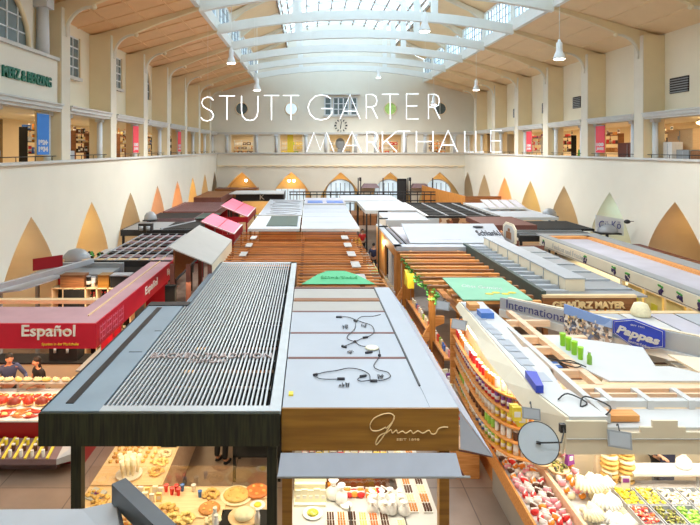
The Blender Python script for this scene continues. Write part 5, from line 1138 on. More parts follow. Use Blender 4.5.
# goods and lamps on the far aisle
counter('market counter heaped with flowers and fruit beside the central aisle', 2.75, 3.3, 24.6, 27.6, .8, 'crate_green', 'pine', name='market_table') if False else None
t = thing('flower_table', 'table of colourful flowers and fruit at the left edge of the central aisle', 'market table', (2.85, 30, 0))
B().box(2.62, 2.8 + .1, 28.5, 36.0, 0, .8, 'crate_green').build('table', t)
for k, m in enumerate(('yellow_pack', 'red_pack', 'orange_pack', 'purple_pack', 'pink_pack', 'yellow_pack', 'white_pack', 'red_pack')): B().ball((2.76, 28.9 + k * .9, 1.0), (.14, .4, .3), m, 8, 5).build('flower_bunch', t)
row('crate', ['crate_green'], [(3.1, 24.3, 0), (3.1, 24.3, .24), (3.1, 24.9, 0), (3.1, 24.9, .24)], 'stacked on the aisle floor before the wooden stall', 'plastic crate', sc=1.2)
counter('small pale counter beside the green crates in the central aisle', 2.75, 3.35, 25.6, 27.5, 1.0, 'cream_board', 'light_metal')
row('packet', ['white_pack', 'cheese', 'green_pack', 'crumb'], grid(2.8, 3.3, 3, 25.7, 27.4, 8, 1.0), 'on the small pale counter of the central aisle', 'packet', run=0, sc=1.3)
t = thing('aisle_lamp_post', 'thin black pole with two small lamps above the central aisle', 'lamp post', (3.45, 26.9, 0))
B().cyl(3.45, 26.9, 0, 3.9, .03, 'black_metal').build('pole', t)
for z in (3.1, 3.5, 3.85): B().box(3.45, 3.9, 26.88, 26.93, z, z + .07, 'black_metal').build('lamp_arm', t)
point((2.9, 32, 2.4), 30, (1, .8, .5)); point((3.3, 26, 2.5), 20, (1, .85, .6))
# ================================================================== RIGHT SIDE STALLS
# timber stall with a pale grey rim and leaning banner
t = thing('timber_stall', 'timber stall with pale grey roof rim at the right of the central aisle', 'market stall', (4.8, 22, 0))
b = B(); b.box(3.5, 3.75, 21.8, 28.4, 2.98, 3.06, 'white_sheet'); b.box(3.5, 7.4, 21.75, 22.35, 2.9, 3.06, 'white_sheet'); b.build('roof_rim', t)
B().box(3.9, 8.4, 22.35, 28.4, 2.86, 2.9, 'lavender_sheet').build('roof_panel', t)
for x in (3.82, 4.05): B().box(x, x + .07, 22.4, 28.2, 2.98, 3.04, 'black_metal').build('roof_rail', t)
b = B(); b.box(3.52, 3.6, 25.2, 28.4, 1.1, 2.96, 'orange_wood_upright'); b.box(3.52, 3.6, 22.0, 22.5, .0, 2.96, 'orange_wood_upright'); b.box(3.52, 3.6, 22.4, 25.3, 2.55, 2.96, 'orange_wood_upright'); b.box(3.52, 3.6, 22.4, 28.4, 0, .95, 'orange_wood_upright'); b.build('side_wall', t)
B().box(3.35, 4.0, 21.9, 25.0, .9, 1.0, 'orange_wood').build('shelf', t)
B().box(3.56, 3.66, 23.4, 24.4, 1.1, 2.5, 'white_board').build('poster', t)
b = B(); b.box(3.6, 7.2, 22.2, 22.3, 2.3, 2.88, 'orange_wood'); b.build('front_board', t)
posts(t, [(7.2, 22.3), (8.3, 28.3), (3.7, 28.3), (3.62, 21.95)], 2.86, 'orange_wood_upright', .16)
row('packet', ['white_pack', 'crumb'], grid(3.4, 3.95, 3, 22, 24.9, 9, 1.0), 'on the timber stall side shelf', 'packet', run=0)
t = thing('leaning_banner', 'long white banner with grey script leaning on the timber stall roof', 'banner', (6, 22.6, 3.1))
B().slab([(4.18, 22.45, 3.06), (8.2, 22.45, 3.06), (8.7, 25.6, 3.42), (4.35, 25.6, 3.42)], (0, 0, .04), 'white_sheet').build('cloth', t)
text('Schlankl', .5, 'marking_ink', 'lettering', t, (7.35, 23.5, 3.24), .01, (.12, 0, 0), 1.05, .8, 0, .3); B().ball((7.75, 24.9, 3.42), (.25, .25, .03), 'marking_ink', 8, 4).build('emblem', t)
B().box(5.2, 6.4, 22.9, 22.96, 3.15, 3.16, 'lavender_sheet').build('thin_line', t)
# orange pergola with mint sheet
t = thing('timber_pergola', 'orange timber pergola partly covered by a mint green sheet', 'pergola', (4.8, 17.5, 0))
for k in range(14):
    y = 14.3 + k * .52; x0 = 3.45 if y > 15.4 else 3.9
    B().box(x0, 6.1, y - .06, y + .06, 2.92, 3.0, 'brown_wood' if k % 2 else 'orange_wood').build('slat', t)
for x in (4.05, 5.95): B().box(x - .05, x + .05, 14.2, 21.7, 2.8, 2.92, 'orange_wood').build('long_beam', t)
B().box(4.1, 5.9, 14.25, 21.5, 2.45, 2.5, 'orange_wood').build('lower_ceiling', t)
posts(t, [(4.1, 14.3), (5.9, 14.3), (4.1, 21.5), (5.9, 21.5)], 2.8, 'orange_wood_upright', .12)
for x, y0, y1 in ((4.45, 17.0, 18.6), (4.5, 19.2, 20.4)): B().box(x, x + .5, y0, y1, 2.2, 2.3, 'white_board').build('white_box', t)
t = thing('mint_sheet', 'mint green sheet with faint white writing lying on the orange pergola', 'sheet', (5, 15.4, 3.02))
B().slab([(4.03, 14.2, 3.02), (5.85, 14.2, 3.02), (5.9, 16.6, 3.02), (4.08, 16.6, 3.02)], (0, 0, .03), 'mint_sheet').build('cloth', t)
text('Obst Gemüse', .3, 'white_board', 'lettering', t, (4.35, 15.5, 3.052), .002, (0, 0, -.3), 1.1, .3)
for q in range(4): B().ball((4.9 + q * .22, 14.75 + .12 * (q % 2), 3.055), (.12, .10, .005), 'yellow_pack', 8, 4).build('printed_spot', t)
for i, y in enumerate((15.9, 20.6)):
    t = thing('timber_bracket', 'orange timber post with a slanting brace, %s' % ('nearer one in front of the curved jar shelves' if i == 0 else 'farther one below the pale roof rim'), 'post', (3.6, y, 0))
    x = 3.6 if i == 0 else 3.68; w = .16 if i == 0 else .3
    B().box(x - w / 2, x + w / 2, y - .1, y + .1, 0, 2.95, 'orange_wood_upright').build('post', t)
    b = B(); b.slab([(x, y - .05, 2.0), (x - .45, y - .05, 1.2), (x - .38, y - .05, 1.12), (x, y - .05, 1.5)], (0, .1, 0), 'orange_wood'); b.slab([(x, y - .05, 2.1), (x + .35, y - .05, 2.1), (x + .35, y - .05, 1.9), (x, y - .05, 1.75)], (0, .1, 0), 'orange_wood'); b.build('brace', t)
t = thing('leaf_garland', 'green leaf garland draped along the left edge of the orange pergola', 'garland', (3.6, 18, 2.9))
b = B(); r = random.Random(2)
for k in range(150): y = 15.2 + 5.6 * r.random(); x = 3.62 + r.uniform(-.1, .1) ; b.ball((x, y, 2.8 + r.uniform(-.25, .12)), (.06, .09, .035), 'leaf_green' if k % 4 else 'green_pack', 6, 3)
b.build('leaves', t)
B().box(3.38, 3.6, 18.6, 19.3, 2.2, 2.7, 'yellow_pack').build('yellow_bow', t, label='yellow bow')
# tiered shelves of goods along the aisle
t = thing('tiered_shelf', 'long stepped wooden shelf of small goods running along the right aisle', 'shelf', (3.6, 17, 0))
for i, (x0, x1, z) in enumerate(((2.9, 3.25, .75), (3.25, 3.6, 1.05), (3.6, 3.95, 1.35))):
    b = B(); b.box(x0, x1, 14.6, 20.2, z - .05, z, 'orange_wood'); b.box(x0, x0 + .03, 14.6, 20.2, 0 if i == 0 else z - .3, z + .06, 'brown_wood'); b.build('tier', t)
for y in (14.6, 16.4, 18.2, 20.1): B().box(2.92, 3.9, y, y + .06, 0, .7, 'orange_wood').build('support', t)
ws = 'on the stepped wooden shelf of the right aisle'
for x, z in ((3.1, .75), (3.45, 1.05), (3.8, 1.35)):
    row('packet', ['white_pack', 'crumb', 'pink_pack', 'white_pack', 'red_pack', 'blue_pack', 'paper_cream', 'green_pack'], [(x, 14.75 + k * .2, z) for k in range(27)], ws, 'packet', run=0, rz=PI / 2, jit=.02, jr=.3, sc=1.0)
single(B().hexa([(3.25, 13.0, .0), (3.95, 13.0, .0), (3.95, 14.3, .0), (3.4, 14.3, 0), (3.25, 13.0, 1.1), (3.95, 13.0, 1.1), (3.95, 14.3, 1.1), (3.4, 14.3, 1.1)], 'white_board'), 'white_display_table', 'white angular display table at the end of the stepped shelf', 'table', (3.6, 13.6, 0))
row('packet', ['purple_pack', 'white_pack', 'crumb', 'white_pack'], grid(3.35, 3.9, 4, 13.1, 14.2, 5, 1.1), 'on the white angular table', 'packet', run=0, jit=.02, jr=.4)
area((3.4, 17, 2.7), .4, 4, 16, (1, .85, .65))
# wooden crates below the curved shelf
for i, (y0, y1, z) in enumerate(((12.6, 13.0, 1.0), (12.0, 12.55, .82), (11.5, 11.95, .62))):
    t = thing('wooden_step_box', 'pale orange wooden box, %s of the descending steps beside the curved jar shelf' % ('topmost', 'second', 'lowest')[i], 'box', (3.4, y0, 0))
    b = B(); b.box(2.95 + .08 * i, 3.55 + .03 * i, y0, y1, 0, z, 'pine' if i % 2 else 'orange_wood'); b.build('body', t); B().box(2.93 + .08 * i, 3.57 + .03 * i, y0 - .02, y1 + .02, z, z + .04, 'peach_wood').build('top_board', t)
single(B().box(3.12, 3.42, 12.05, 12.45, .86, .95, 'light_metal').box(3.16, 3.38, 12.1, 12.4, .95, .96, 'red_pack'), 'metal_box', 'small silver box with red contents on the second wooden step', 'box', (3.27, 12.2, .86))
# seam roof with raised duct and GEWÜRZ MAYER sign
t = thing('seam_roof_stall', 'stall with long grey seamed metal roof and dark green edge above the spice sign', 'market stall', (7.5, 15, 0))
B().box(6.42, 9.2, 14.75, 22.2, 2.95, 3.0, 'grey_metal').build('roof_sheet', t)
for k in range(13): y = 14.95 + k * .57; B().hexa([(6.42, y, 3.0), (7.15, y, 3.0), (7.15, y + .44, 3.0), (6.42, y + .44, 3.0), (6.42, y, 3.09), (7.15, y, 3.09), (7.15, y + .44, 3.02), (6.42, y + .44, 3.02)], 'light_metal').build('roof_plate', t)
B().box(6.3, 6.42, 14.7, 22.2, 2.65, 3.14, 'dark_green_metal').build('green_edge', t)
b = B(); b.box(7.18, 7.72, 15.2, 22.3, 3.0, 3.34, 'cream_board'); b.build('duct_side', t); B().box(7.16, 7.74, 15.18, 22.32, 3.34, 3.38, 'light_metal').build('duct_lid', t)
for k in range(7): B().box(7.165, 7.18, 15.6 + k * 1.0, 15.63 + k * 1.0, 3.02, 3.34, 'grey_metal').build('duct_joint', t)
for k in range(6): B().box(7.74, 9.1, 15.3 + k * 1.1, 15.4 + k * 1.1, 3.0, 3.05, 'light_metal').build('rear_seam', t)
B().box(6.3, 8.82, 14.62, 14.7, 2.66, 2.98, 'brown_wood').build('sign_board', t); B().box(6.3, 8.82, 14.6, 14.75, 2.98, 3.05, 'pine').build('sign_ledge', t)
text('GEWÜRZ MAYER', .3, 'gold_letter', 'lettering', t, (6.55, 14.6, 2.70), .02, (PI / 2, 0, 0), 1.95, .22, .012)
posts(t, [(6.45, 14.85), (8.7, 14.85), (6.45, 22.0), (9.1, 22.0)], 2.95, 'brown_wood', .12)
# brown box stall with octagonal sign and black roof
t = thing('brown_stall', 'dark red-brown stall box beside the right wall arches', 'market stall', (10, 24, 0))
B().box(8.75, 8.85, 22.9, 27.5, 0, 3.1, 'brown_box').build('side_wall', t); B().box(8.75, 9.9, 22.85, 22.95, 0, 2.9, 'brown_box').build('front_wall', t)
B().box(8.75, 11.3, 26.9, 30.3, 2.95, 3.2, 'brown_box').build('roof_box', t)
b = B(); b.box(9.6, 13.4, 24.75, 24.9, 2.75, 3.02, 'black_metal'); b.box(9.6, 13.4, 24.9, 27.0, 2.9, 2.96, 'black_board'); b.box(11.4, 14.2, 27, 30, 2.9, 3.0, 'black_board'); b.build('black_roof', t)
for k in range(3): B().box(9.8, 13.3, 25.3 + k * .6, 25.36 + k * .6, 2.96, 3.02, 'grey_metal').build('roof_rail', t)
posts(t, [(9.7, 24.85), (13.3, 24.85), (13.3, 26.9), (14.1, 29.9)], 2.75, 'black_metal', .1)
t = thing('octagonal_sign', 'upright white-rimmed octagonal sign at the corner of the dark red-brown stall', 'sign', (8.7, 23.2, 3.1))
def octo(x, y, z, w, h, d, m):
    return B().slab([(x, y + w * a, z + h * c) for a, c in ((-.5, -.3), (-.28, -.5), (.28, -.5), (.5, -.3), (.5, .3), (.28, .5), (-.28, .5), (-.5, .3))], (d, 0, 0), m)
octo(8.66, 23.5, 3.3, 1.5, .95, .05, 'cream_board').build('rim', t); octo(8.64, 23.5, 3.3, 1.2, .75, .02, 'taupe_cloth').build('face', t); B().box(8.63, 8.64, 23.2, 23.8, 3.1, 3.4, 'brown_wood').box(8.63, 8.64, 23.35, 23.6, 3.42, 3.55, 'brown_wood').build('motif', t)
B().box(8.68, 8.74, 23.4, 23.6, 0, 2.85, 'brown_box').build('stand', t)
# blue lettered sign in the second arch on the right
t = thing('shop_sign', 'pale sign with dark blue lettering standing in the second arch of the right wall', 'sign', (14.9, 27, 3))
B().slab([(14.05, 26.6, 2.95), (15.3, 26.4, 2.75), (15.3, 26.4, 3.55), (14.05, 26.6, 3.75)], (0, .05, 0), 'white_board').build('board', t); text('Gü Kö', .3, 'navy_letter', 'lettering', t, (14.15, 26.5, 3.1), .01, (PI / 2, 0, -.15), 1.0, .38); B().box(14.6, 14.66, 26.6, 26.66, 0, 2.9, 'grey_metal').build('stand', t)
b = B(); b.beam((15.6, 26.1, 3.5), (15.1, 25.7, 3.55), .03, .03, 'black_metal'); b.ball((15.0, 25.6, 3.55), (.16, .12, .1), 'black_metal', 8, 5); single(b, 'black_spotlight', 'small black spotlight on an arm near the blue lettered sign', 'spotlight', (15.6, 26.1, 3.5))
# grape fascia stall
t = thing('fruit_fascia_stall', 'long stall with cream fascia painted with grape bunches, dark grey roof borders', 'market stall', (11.6, 18, 0))
gx0, gx1, gy0, gy1 = 10.35, 13.1, 11.5, 24.3
b = B(); b.box(gx0, gx0 + .34, gy0, gy1, 3.06, 3.12, 'grey_metal'); b.box(gx1 - .62, gx1, gy0, gy1, 3.06, 3.12, 'grey_metal'); b.box(gx0, gx1, gy1, gy1 + .5, 3.06, 3.12, 'grey_metal'); b.build('roof_border', t)
b = B(); b.box(gx1 - .82, gx1 - .62, gy0, gy1, 3.0, 3.1, 'orange_wood'); b.box(gx0 + .34, gx1 - .62, gy1 - .35, gy1, 3.0, 3.1, 'orange_wood'); b.build('inner_rim', t)
B().box(gx0 + .34, gx1 - .8, gy0, gy1 - .3, 2.94, 3.0, 'lavender_sheet').build('roof_panel', t)
B().box(gx0 - .03, gx0, gy0, gy1, 2.66, 3.08, 'cream_board').build('fascia', t)
B().box(gx0 - .035, gx0 - .03, gy0, gy1, 2.70, 2.715, 'chocolate').build('fascia_line', t)
text('Feinkost und Frische', .3, 'taupe_cloth', 'lettering', t, (gx0 - .034, 23.0, 2.78), .004, (PI / 2, 0, -PI / 2), 2.6, .2)
for y in (23.9, 20.3, 18.4, 17.6, 15.95, 15.1, 14.3, 13.4):
    b = B(); r = random.Random(int(y * 10))
    for q in range(14): b.ball((gx0 - .035, y + r.uniform(-.12, .12), 2.82 + r.uniform(-.09, .08)), (.01, .04, .04), 'grape_purple', 7, 4)
    for q in range(4): b.ball((gx0 - .036, y + r.uniform(-.1, .1), 2.96 + r.uniform(-.03, .03)), (.01, .06, .035), 'leaf_green', 7, 4)
    b.build('painted_grapes', t)
posts(t, [(gx0 + .05, gy1 - .1), (gx1 - .1, gy1 - .1), (gx0 + .05, 18), (gx0 + .05, 12), (gx1 - .1, 12)], 2.94, 'cream_board', .12)
B().box(gx1 - .7, gx1 - .6, gy0, gy1, 0, 2.5, 'cream_board').build('rear_wall', t)
counter('long counter of the grape fascia stall with yellow price boards', gx0 + .1, gx0 + 1.0, 12.2, 23.8, 1.0, 'cream_board', 'white_board')
t = thing('goods_shelf', 'white shelves with bottles and packets under the grape fascia', 'shelf', (11, 21, 0))
for z in (1.5, 1.95, 2.4): B().box(gx0 + .15, gx0 + .6, 18.2, 23.6, z - .04, z, 'white_board').build('shelf_board', t)
for y in (18.2, 20.9, 23.55): B().box(gx0 + .15, gx0 + .6, y, y + .05, 1.0, 2.4, 'white_board').build('upright', t)
for z in (1.0, 1.5, 1.95): row('bottle', ['orange_pack', 'bottle_dark', 'red_pack', 'cheese'], [(gx0 + .3, 18.4 + k * .28, z) for k in range(18)], 'on the white shelves under the grape fascia', 'bottle', run=0, sc=1.1)
for k in range(5): single(B().box(gx0 - .02 + .1, gx0 + .14, 13.2 + k * .95, 13.95 + k * .95, 1.6, 2.6, 'cheese').box(gx0 + .07, gx0 + .08, 13.4 + k * .95, 13.7 + k * .95, 1.9, 2.3, 'yellow_pack'), 'yellow_price_board', 'yellow board hanging under the grape fascia, %s' % ('nearest', 'second', 'third', 'fourth', 'farthest')[k], 'board', (gx0, 13.2 + k, 1.6))
row('basket', ['orange_pack', 'yellow_pack', 'red_pack'], [(gx0 + .35, 12.6 + k * .5, 1.0) for k in range(11)], 'on the grape stall counter', 'fruit basket')
area((gx0 + .8, 18, 2.85), .8, 8, 50, (1, .74, .36))
t = thing('side_counter', 'dark wooden wall counter with rail below the nearest right arch', 'counter', (14.6, 21, 0))
B().box(13.6, 15.6, 18.5, 25.6, 2.0, 2.5, 'brown_box').build('body', t); B().box(13.5, 13.6, 16.5, 25.6, 2.5, 2.6, 'brown_wood').build('rail', t)
for k in range(20): B().box(13.65, 15.5, 16.6 + k * .35, 16.7 + k * .35, 2.42, 2.52, 'brown_wood').build('slat', t)
posts(t, [(13.7, 18.7), (13.7, 25.4), (15.5, 25.4), (15.5, 18.7)], 2.0, 'brown_box', .12)
# ================================================================== INTERNATIONAL STALL (near right)
t = thing('international_stall', 'big cream stall near right with open timber roof and navy lettered roof board', 'market stall', (6, 8, 0))
YS = [8.0, 8.9, 9.8, 10.8, 12.4, 14.0]
LO = [(3.72, 2.5), (3.52, 2.74), (3.5, 2.8), (3.5, 2.85), (3.66, 2.85), (3.78, 2.92)]; UP = [3.79, 3.64, 3.7, 3.73, 3.8, 3.86]
b = B()
for i in range(5):
    y, y2 = YS[i], YS[i + 1]
    b.slab([(LO[i][0], y, LO[i][1]), (LO[i + 1][0], y2, LO[i + 1][1]), (UP[i + 1], y2, 3.04), (UP[i], y, 3.04)], (.04, 0, 0), 'cream_board')
b.build('side_fascia', t)
b = B()
for i in range(5):
    y, y2 = YS[i], YS[i + 1]; b.slab([(UP[i] + .05, y, 3.0), (UP[i + 1] + .05, y2, 3.0), (UP[i + 1] + .62, y2, 3.0), (UP[i] + .62 - .1 * (i % 2), y, 3.0)], (0, 0, .05), 'white_board')
b.build('roof_edge', t)
b = B(); r = random.Random(6)
for k in range(14):
    y = 9.2 + k * .33; b.box(3.86 + r.uniform(0, .05), 3.98 + r.uniform(.0, .18), y, y + .36, 3.051, 3.06, 'white_sheet')
b.build('torn_film', t)
def fz(v): return 7 - (v - V0) * 8.0 / F
def fx(u): return (u - U0) * 8.0 / F
pts = [(565, 453), (760, 453), (760, 431), (684, 431), (684, 426), (676, 426), (676, 419.5), (651, 419.5), (651, 426), (639, 426), (639, 431.6), (606, 431.6), (603, 420), (565, 420)]
b = B(); P_ = [(fx(u), 7.98, fz(v)) for u, v in pts]
for i0, i1, va in ((565, 606, 420), (606, 639, 431.6), (639, 651, 426), (651, 676, 419.5), (676, 684, 426), (684, 760, 431)): b.box(fx(i0), fx(i1), 7.96, 8.0, fz(453), fz(va), 'cream_board')
b.build('front_fascia', t); B().box(fx(565), fx(760), 7.94, 7.96, fz(437.6), fz(437), 'taupe_cloth').build('fascia_line', t)
B().box(fx(606), 9.9, 8.02, 8.6, 2.84, 2.88, 'white_board').build('roof_board', t)
B().box(3.95, 9.9, 8.6, 8.72, 2.9, 3.0, 'white_board').build('cross_beam', t); B().box(fx(590), fx(646), 8.15, 8.35, 2.9, 2.99, 'orange_wood').build('cross_beam', t)
for y, x0, x1, w in ((8.85, 4.6, 9.9, .05), (9.05, 4.45, 9.9, .16), (9.78, 4.4, 5.2, .1), (10.9, 4.5, 5.4, .12), (11.5, 4.5, 5.9, .16), (12.6, 4.6, 5.6, .1)):
    B().box(x0, x1, y, y + w, 2.86, 3.0, 'peach_wood').build('cross_beam', t)
for x in (4.75, 5.35, 6.0, 6.9, 7.9): B().box(x, x + .1, 8.57, 9.04, 2.88, 3.02, 'white_board').build('stub_beam', t)
B().box(4.4, 4.5, 8.1, 13.4, 2.9, 3.04, 'white_board').build('long_beam', t); B().box(4.86, 5.0, 9.2, 13.4, 2.9, 3.012, 'peach_wood').build('long_beam', t)
b = B(); b.slab([(5.0, 9.95, 2.98), (6.35, 9.95, 2.98), (6.7, 10.9, 2.98), (5.3, 11.6, 2.98), (5.0, 11.6, 2.98)], (0, 0, .03), 'white_board'); b.build('roof_board', t)
b = B(); b.slab([(5.15, 9.3, 2.99), (7.3, 9.3, 2.99), (6.6, 9.93, 2.99), (4.95, 9.93, 2.99)], (0, 0, .03), 'white_board'); b.build('roof_board', t)
b = B(); b.slab([(7.0, 9.4, 2.95), (9.6, 9.3, 2.95), (8.8, 9.9, 2.95), (7.0, 10.6, 2.95)], (0, 0, .04), 'cream_board'); b.build('roof_board', t)
posts(t, [(5.28, 9.93), (9.3, 8.15), (4.2, 13.8), (6.6, 13.0)], 2.86, 'cream_board', .1)
# diagonal lettered board
D = Vector((.694, -.72, 0)).normalized(); A0 = Vector((4.82, 13.7, 0)); N_ = Vector((-.72, -.694, 0))
def dz(s, off, z): p = A0 + D * s + N_ * off; return (p.x, p.y, z)
t2 = thing('international_sign', 'long pale grey board with navy lettering International set diagonally on the stall roof', 'sign', (4.82, 13.7, 3))
B().slab([dz(0, 0, 2.98), dz(5.4, 0, 2.86), dz(5.4, 0, 3.27), dz(0, 0, 3.24)], tuple(-N_ * .05), 'light_metal').build('board', t2)
B().slab([dz(0, .06, 2.78), dz(5.4, .06, 2.68), dz(5.4, .06, 2.86), dz(0, .06, 2.96)], tuple(-N_ * .1), 'white_board').build('lower_ledge', t2)
B().slab([dz(-.1, -.8, 2.9), dz(4.4, -.9, 2.9), dz(4.4, -.7, 3.1), dz(-.1, -.6, 3.1)], tuple(-N_ * .1), 'cream_board').build('rear_beam', t2)
ta = math.atan2(D.y, D.x)
text('International', .3, 'navy_letter', 'lettering', t2, dz(.17, .01, 3.02), .005, (PI / 2, .03, ta), 1.46, .20)
for s in (.3, 2.5, 5.0): p = dz(s, -.02, 0); B().box(p[0] - .04, p[0] + .04, p[1] - .04, p[1] + .04, 0, 2.9, 'cream_board').build('support', t2)
t3 = thing('photo_board', 'printed photograph board of a crowd under blue sky, standing before the lettered board', 'picture', dz(1.5, .15, 2.6))
s0, s1 = 1.62, 2.62
B().slab([dz(s0, .15, 2.62), dz(s1, .15, 2.62), dz(s1, .15, 3.12), dz(s0, .15, 3.22)], tuple(-N_ * .03), 'crowd_photo').build('picture', t3)
B().slab([dz(s0, .15, 3.22), dz(s1, .15, 3.12), dz(s1, .15, 3.3), dz(s0, .15, 3.44)], tuple(-N_ * .03), 'sky_photo').build('picture_sky', t3)
r = random.Random(8); b = B()
for k in range(34):
    s = s0 + .04 + r.random() * .9; z = 2.66 + r.random() * .56; p = dz(s, .16, z); b.ball(p, (.018, .02, .03), ('white_board', 'taupe_cloth', 'hair_black', 'peach_wood', 'cheese')[k % 5], 6, 4)
b.build('crowd_figures', t3)
t4 = thing('hexagonal_sign', 'blue six-sided sign with white script Pappas on the roof of the cream stall', 'sign', dz(2.7, .2, 2.8))
hexa_ = [(0, 3.05), (0, 3.31), (.38, 3.43), (.95, 3.31), (.95, 2.98), (.44, 2.80)]
B().slab([dz(2.66 + a, .2, z) for a, z in hexa_], tuple(-N_ * .05), 'blue_sign').build('panel', t4)
cz = sum(z for a, z in hexa_) / 6; ca = .46
B().tube([dz(2.66 + ca + (a - ca) * .93, .215, cz + (z - cz) * .92) for a, z in hexa_], .006, 'white_board', 4, True).build('white_outline', t4.children[0])
text('Pappas', .3, 'white_board', 'lettering', t4, dz(2.72, .22, 3.03), .006, (PI / 2, .10, ta), .80, .22, .012, .25)
text('SEIT 1952', .1, 'white_board', 'small_lettering', t4, dz(3.0, .22, 3.29), .004, (PI / 2, 0, ta), .26, .03)
text('Gourmet·Feinkost', .1, 'white_board', 'small_lettering', t4, dz(2.95, .22, 2.93), .004, (PI / 2, .10, ta), .42, .06)
# cups and bottle on the roof board
row('tumbler', ['lime_plastic'], [(5.14, 10.28 + k * .24, 3.01) for k in range(4)], 'lined up on the white roof board', 'plastic cup', sc=1.05)
put('flask', 'green_pack', (5.19, 10.05, 3.01), 'small bottle with white cap at the near end of the lime green cups', None, 0, .9)
single(B().box(4.0, 4.3, 12.6, 12.95, 3.05, 3.18, 'blue_pack'), 'plastic_box', 'small bright blue box on the roof edge left of the lettered board', 'box', (4.1, 12.7, 3.05))
single(B().box(3.9, 4.15, 13.2, 13.5, 3.05, 3.2, 'orange_wood'), 'wood_block', 'orange wooden block at the far end of the cream stall roof', 'block', (4, 13.3, 3.05))
single(B().slab([(5.05, 12.0, 2.2), (5.9, 12.0, 2.2), (5.9, 12.6, 2.2), (5.05, 12.6, 2.2)], (0, 0, .1), 'blue_pack'), 'blue_tray', 'blue and white tray lying inside the open roof near the lettered board', 'tray', (5.4, 12.3, 2.2)) if False else None
for lab, pts in (('black cable bundle lying on the cross beams below the lime green cups', [(4.5, 10.2, 3.06), (4.7, 10.0, 3.08), (4.95, 9.9, 3.06), (4.8, 9.8, 3.05), (4.6, 10.0, 3.07), (4.85, 10.1, 3.06), (5.0, 9.8, 3.06)]), ('black cable looping over the front corner of the cream stall roof', [(3.9, 8.5, 3.07), (4.1, 8.6, 3.12), (4.3, 8.4, 3.07), (4.15, 8.3, 3.06), (4.35, 8.55, 3.1), (4.6, 8.3, 3.06), (4.4, 8.05, 3.05)])):
    single(B().tube(smooth(pts), .012, 'black_metal', 5), 'power_cable', lab, 'cable', pts[0])
# disc on arm
t = thing('round_disc', 'large pale blue-grey round disc on a short arm at the cream stall corner', 'disc', (3.26, 7.7, 2.82))
c = Vector((3.22, 7.62, 2.87)); nrm = (Vector((0, 0, 7)) - c).normalized(); e1 = nrm.cross(Vector((0, 0, 1))).normalized(); e2 = e1.cross(nrm)
ring = [c + e1 * .268 * math.cos(a) + e2 * .268 * math.sin(a) for a in [2 * PI * k / 40 for k in range(40)]]
B().slab(ring, tuple(-nrm * .02), 'disc_grey').build('disc', t); B().tube(ring, .007, 'black_metal', 5, True).build('rim', t)
b = B(); ex_ = e1 if e1.x > 0 else -e1; b.tube([c + nrm * .02, c + nrm * .06, c + nrm * .09 + ex_ * .29 + e2 * .06, Vector((3.66, 7.8, 2.93)), Vector((3.72, 7.96, 2.93))], .011, 'black_metal'); b.beam(c + nrm * .02 - e1 * .03, c + nrm * .02 + e1 * .03, .05, .02, 'black_metal'); b.box(3.66, 3.74, 7.9, 7.96, 2.86, 2.98, 'black_metal'); b.build('arm', t)
# floodlights
def flood(x, y, z, lab, rz=0.3, w=.28, h=.26):
    t = thing('floodlight', lab, 'floodlight', (x, y, z)); d = Vector((math.sin(rz), -math.cos(rz), .35)).normalized(); a = d.cross(Vector((0, 0, 1))).normalized(); u = a.cross(d); c = Vector((x, y, z))
    q = []
    for dd in (0, -.07):
        for s1, s2 in ((-1, -1), (1, -1), (1, 1), (-1, 1)): q.append(c + a * s1 * w / 2 + u * s2 * h / 2 + d * dd)
    B().hexa(q, 'grey_metal').build('housing', t)
    q = [c + a * s1 * w * .42 + u * s2 * h * .40 + d * .004 for s1, s2 in ((-1, -1), (1, -1), (1, 1), (-1, 1))]; B().slab(q, tuple(d * .003), 'light_metal').build('front_cover', t.children[0])
    B().tube(smooth([c + u * h / 2, c + u * (h / 2 + .08) - d * .1, c + u * (h / 2 + .05) - d * .2]), .01, 'black_metal', 5).build('cable', t)
    B().beam(c - d * .05, c - d * .22, .03, .03, 'grey_metal').build('bracket', t)
flood(4.42, 7.72, 2.86, 'square grey floodlight hanging in front of the cream fascia, right of the disc', -.35, .30, .22)
flood(3.42, 8.35, 2.92, 'grey floodlight above the yellow packets at the corner of the curved fascia', -.3, .26, .16)
flood(3.42, 12.4, 2.98, 'small grey floodlight at the far end of the curved fascia', -.6, .34, .22)
flood(3.42, 13.9, 2.98, 'farthest small grey floodlight, beside the orange pergola edge', -.6, .34, .22)
b = B(); b.slab([(3.66, 8.75, 3.06), (3.78, 8.75, 3.06), (3.9, 9.3, 3.06), (3.72, 9.35, 3.06)], (0, 0, .12), 'blue_sign'); single(b, 'purple_board', 'small dark violet sail-shaped board on the roof corner behind the disc', 'board', (3.7, 9, 3.06))
# curved shelf with jars
path = [(13.3, 3.52), (12.4, 3.45), (11.5, 3.41), (10.9, 3.41), (10.45, 3.46), (10.1, 3.58), (9.88, 3.78), (9.78, 4.05)]
def along(off=0.):
    P = smooth([(x, y, 0) for y, x in path], 6); out = []
    for i, p in enumerate(P):
        d = (P[min(i + 1, len(P) - 1)] - P[max(i - 1, 0)]).normalized(); n = Vector((-d.y, d.x, 0)); out.append(p + n * off)
    return out
t = thing('curved_shelf', 'curved pale wooden shelf wall of jars and tins below the cream fascia', 'shelf', (3.8, 11, 0))
front = along(0); back = along(.30)
TZ = [2.46, 2.18, 1.91, 1.64, 1.37]
for z in TZ:
    b = B()
    for i in range(len(front) - 1):
        b.slab([(front[i].x, front[i].y, z - .035), (front[i + 1].x, front[i + 1].y, z - .035), (back[i + 1].x, back[i + 1].y, z - .035), (back[i].x, back[i].y, z - .035)], (0, 0, .03), 'orange_wood')
    b.build('shelf_board', t)
b = B(); bk = along(.31)
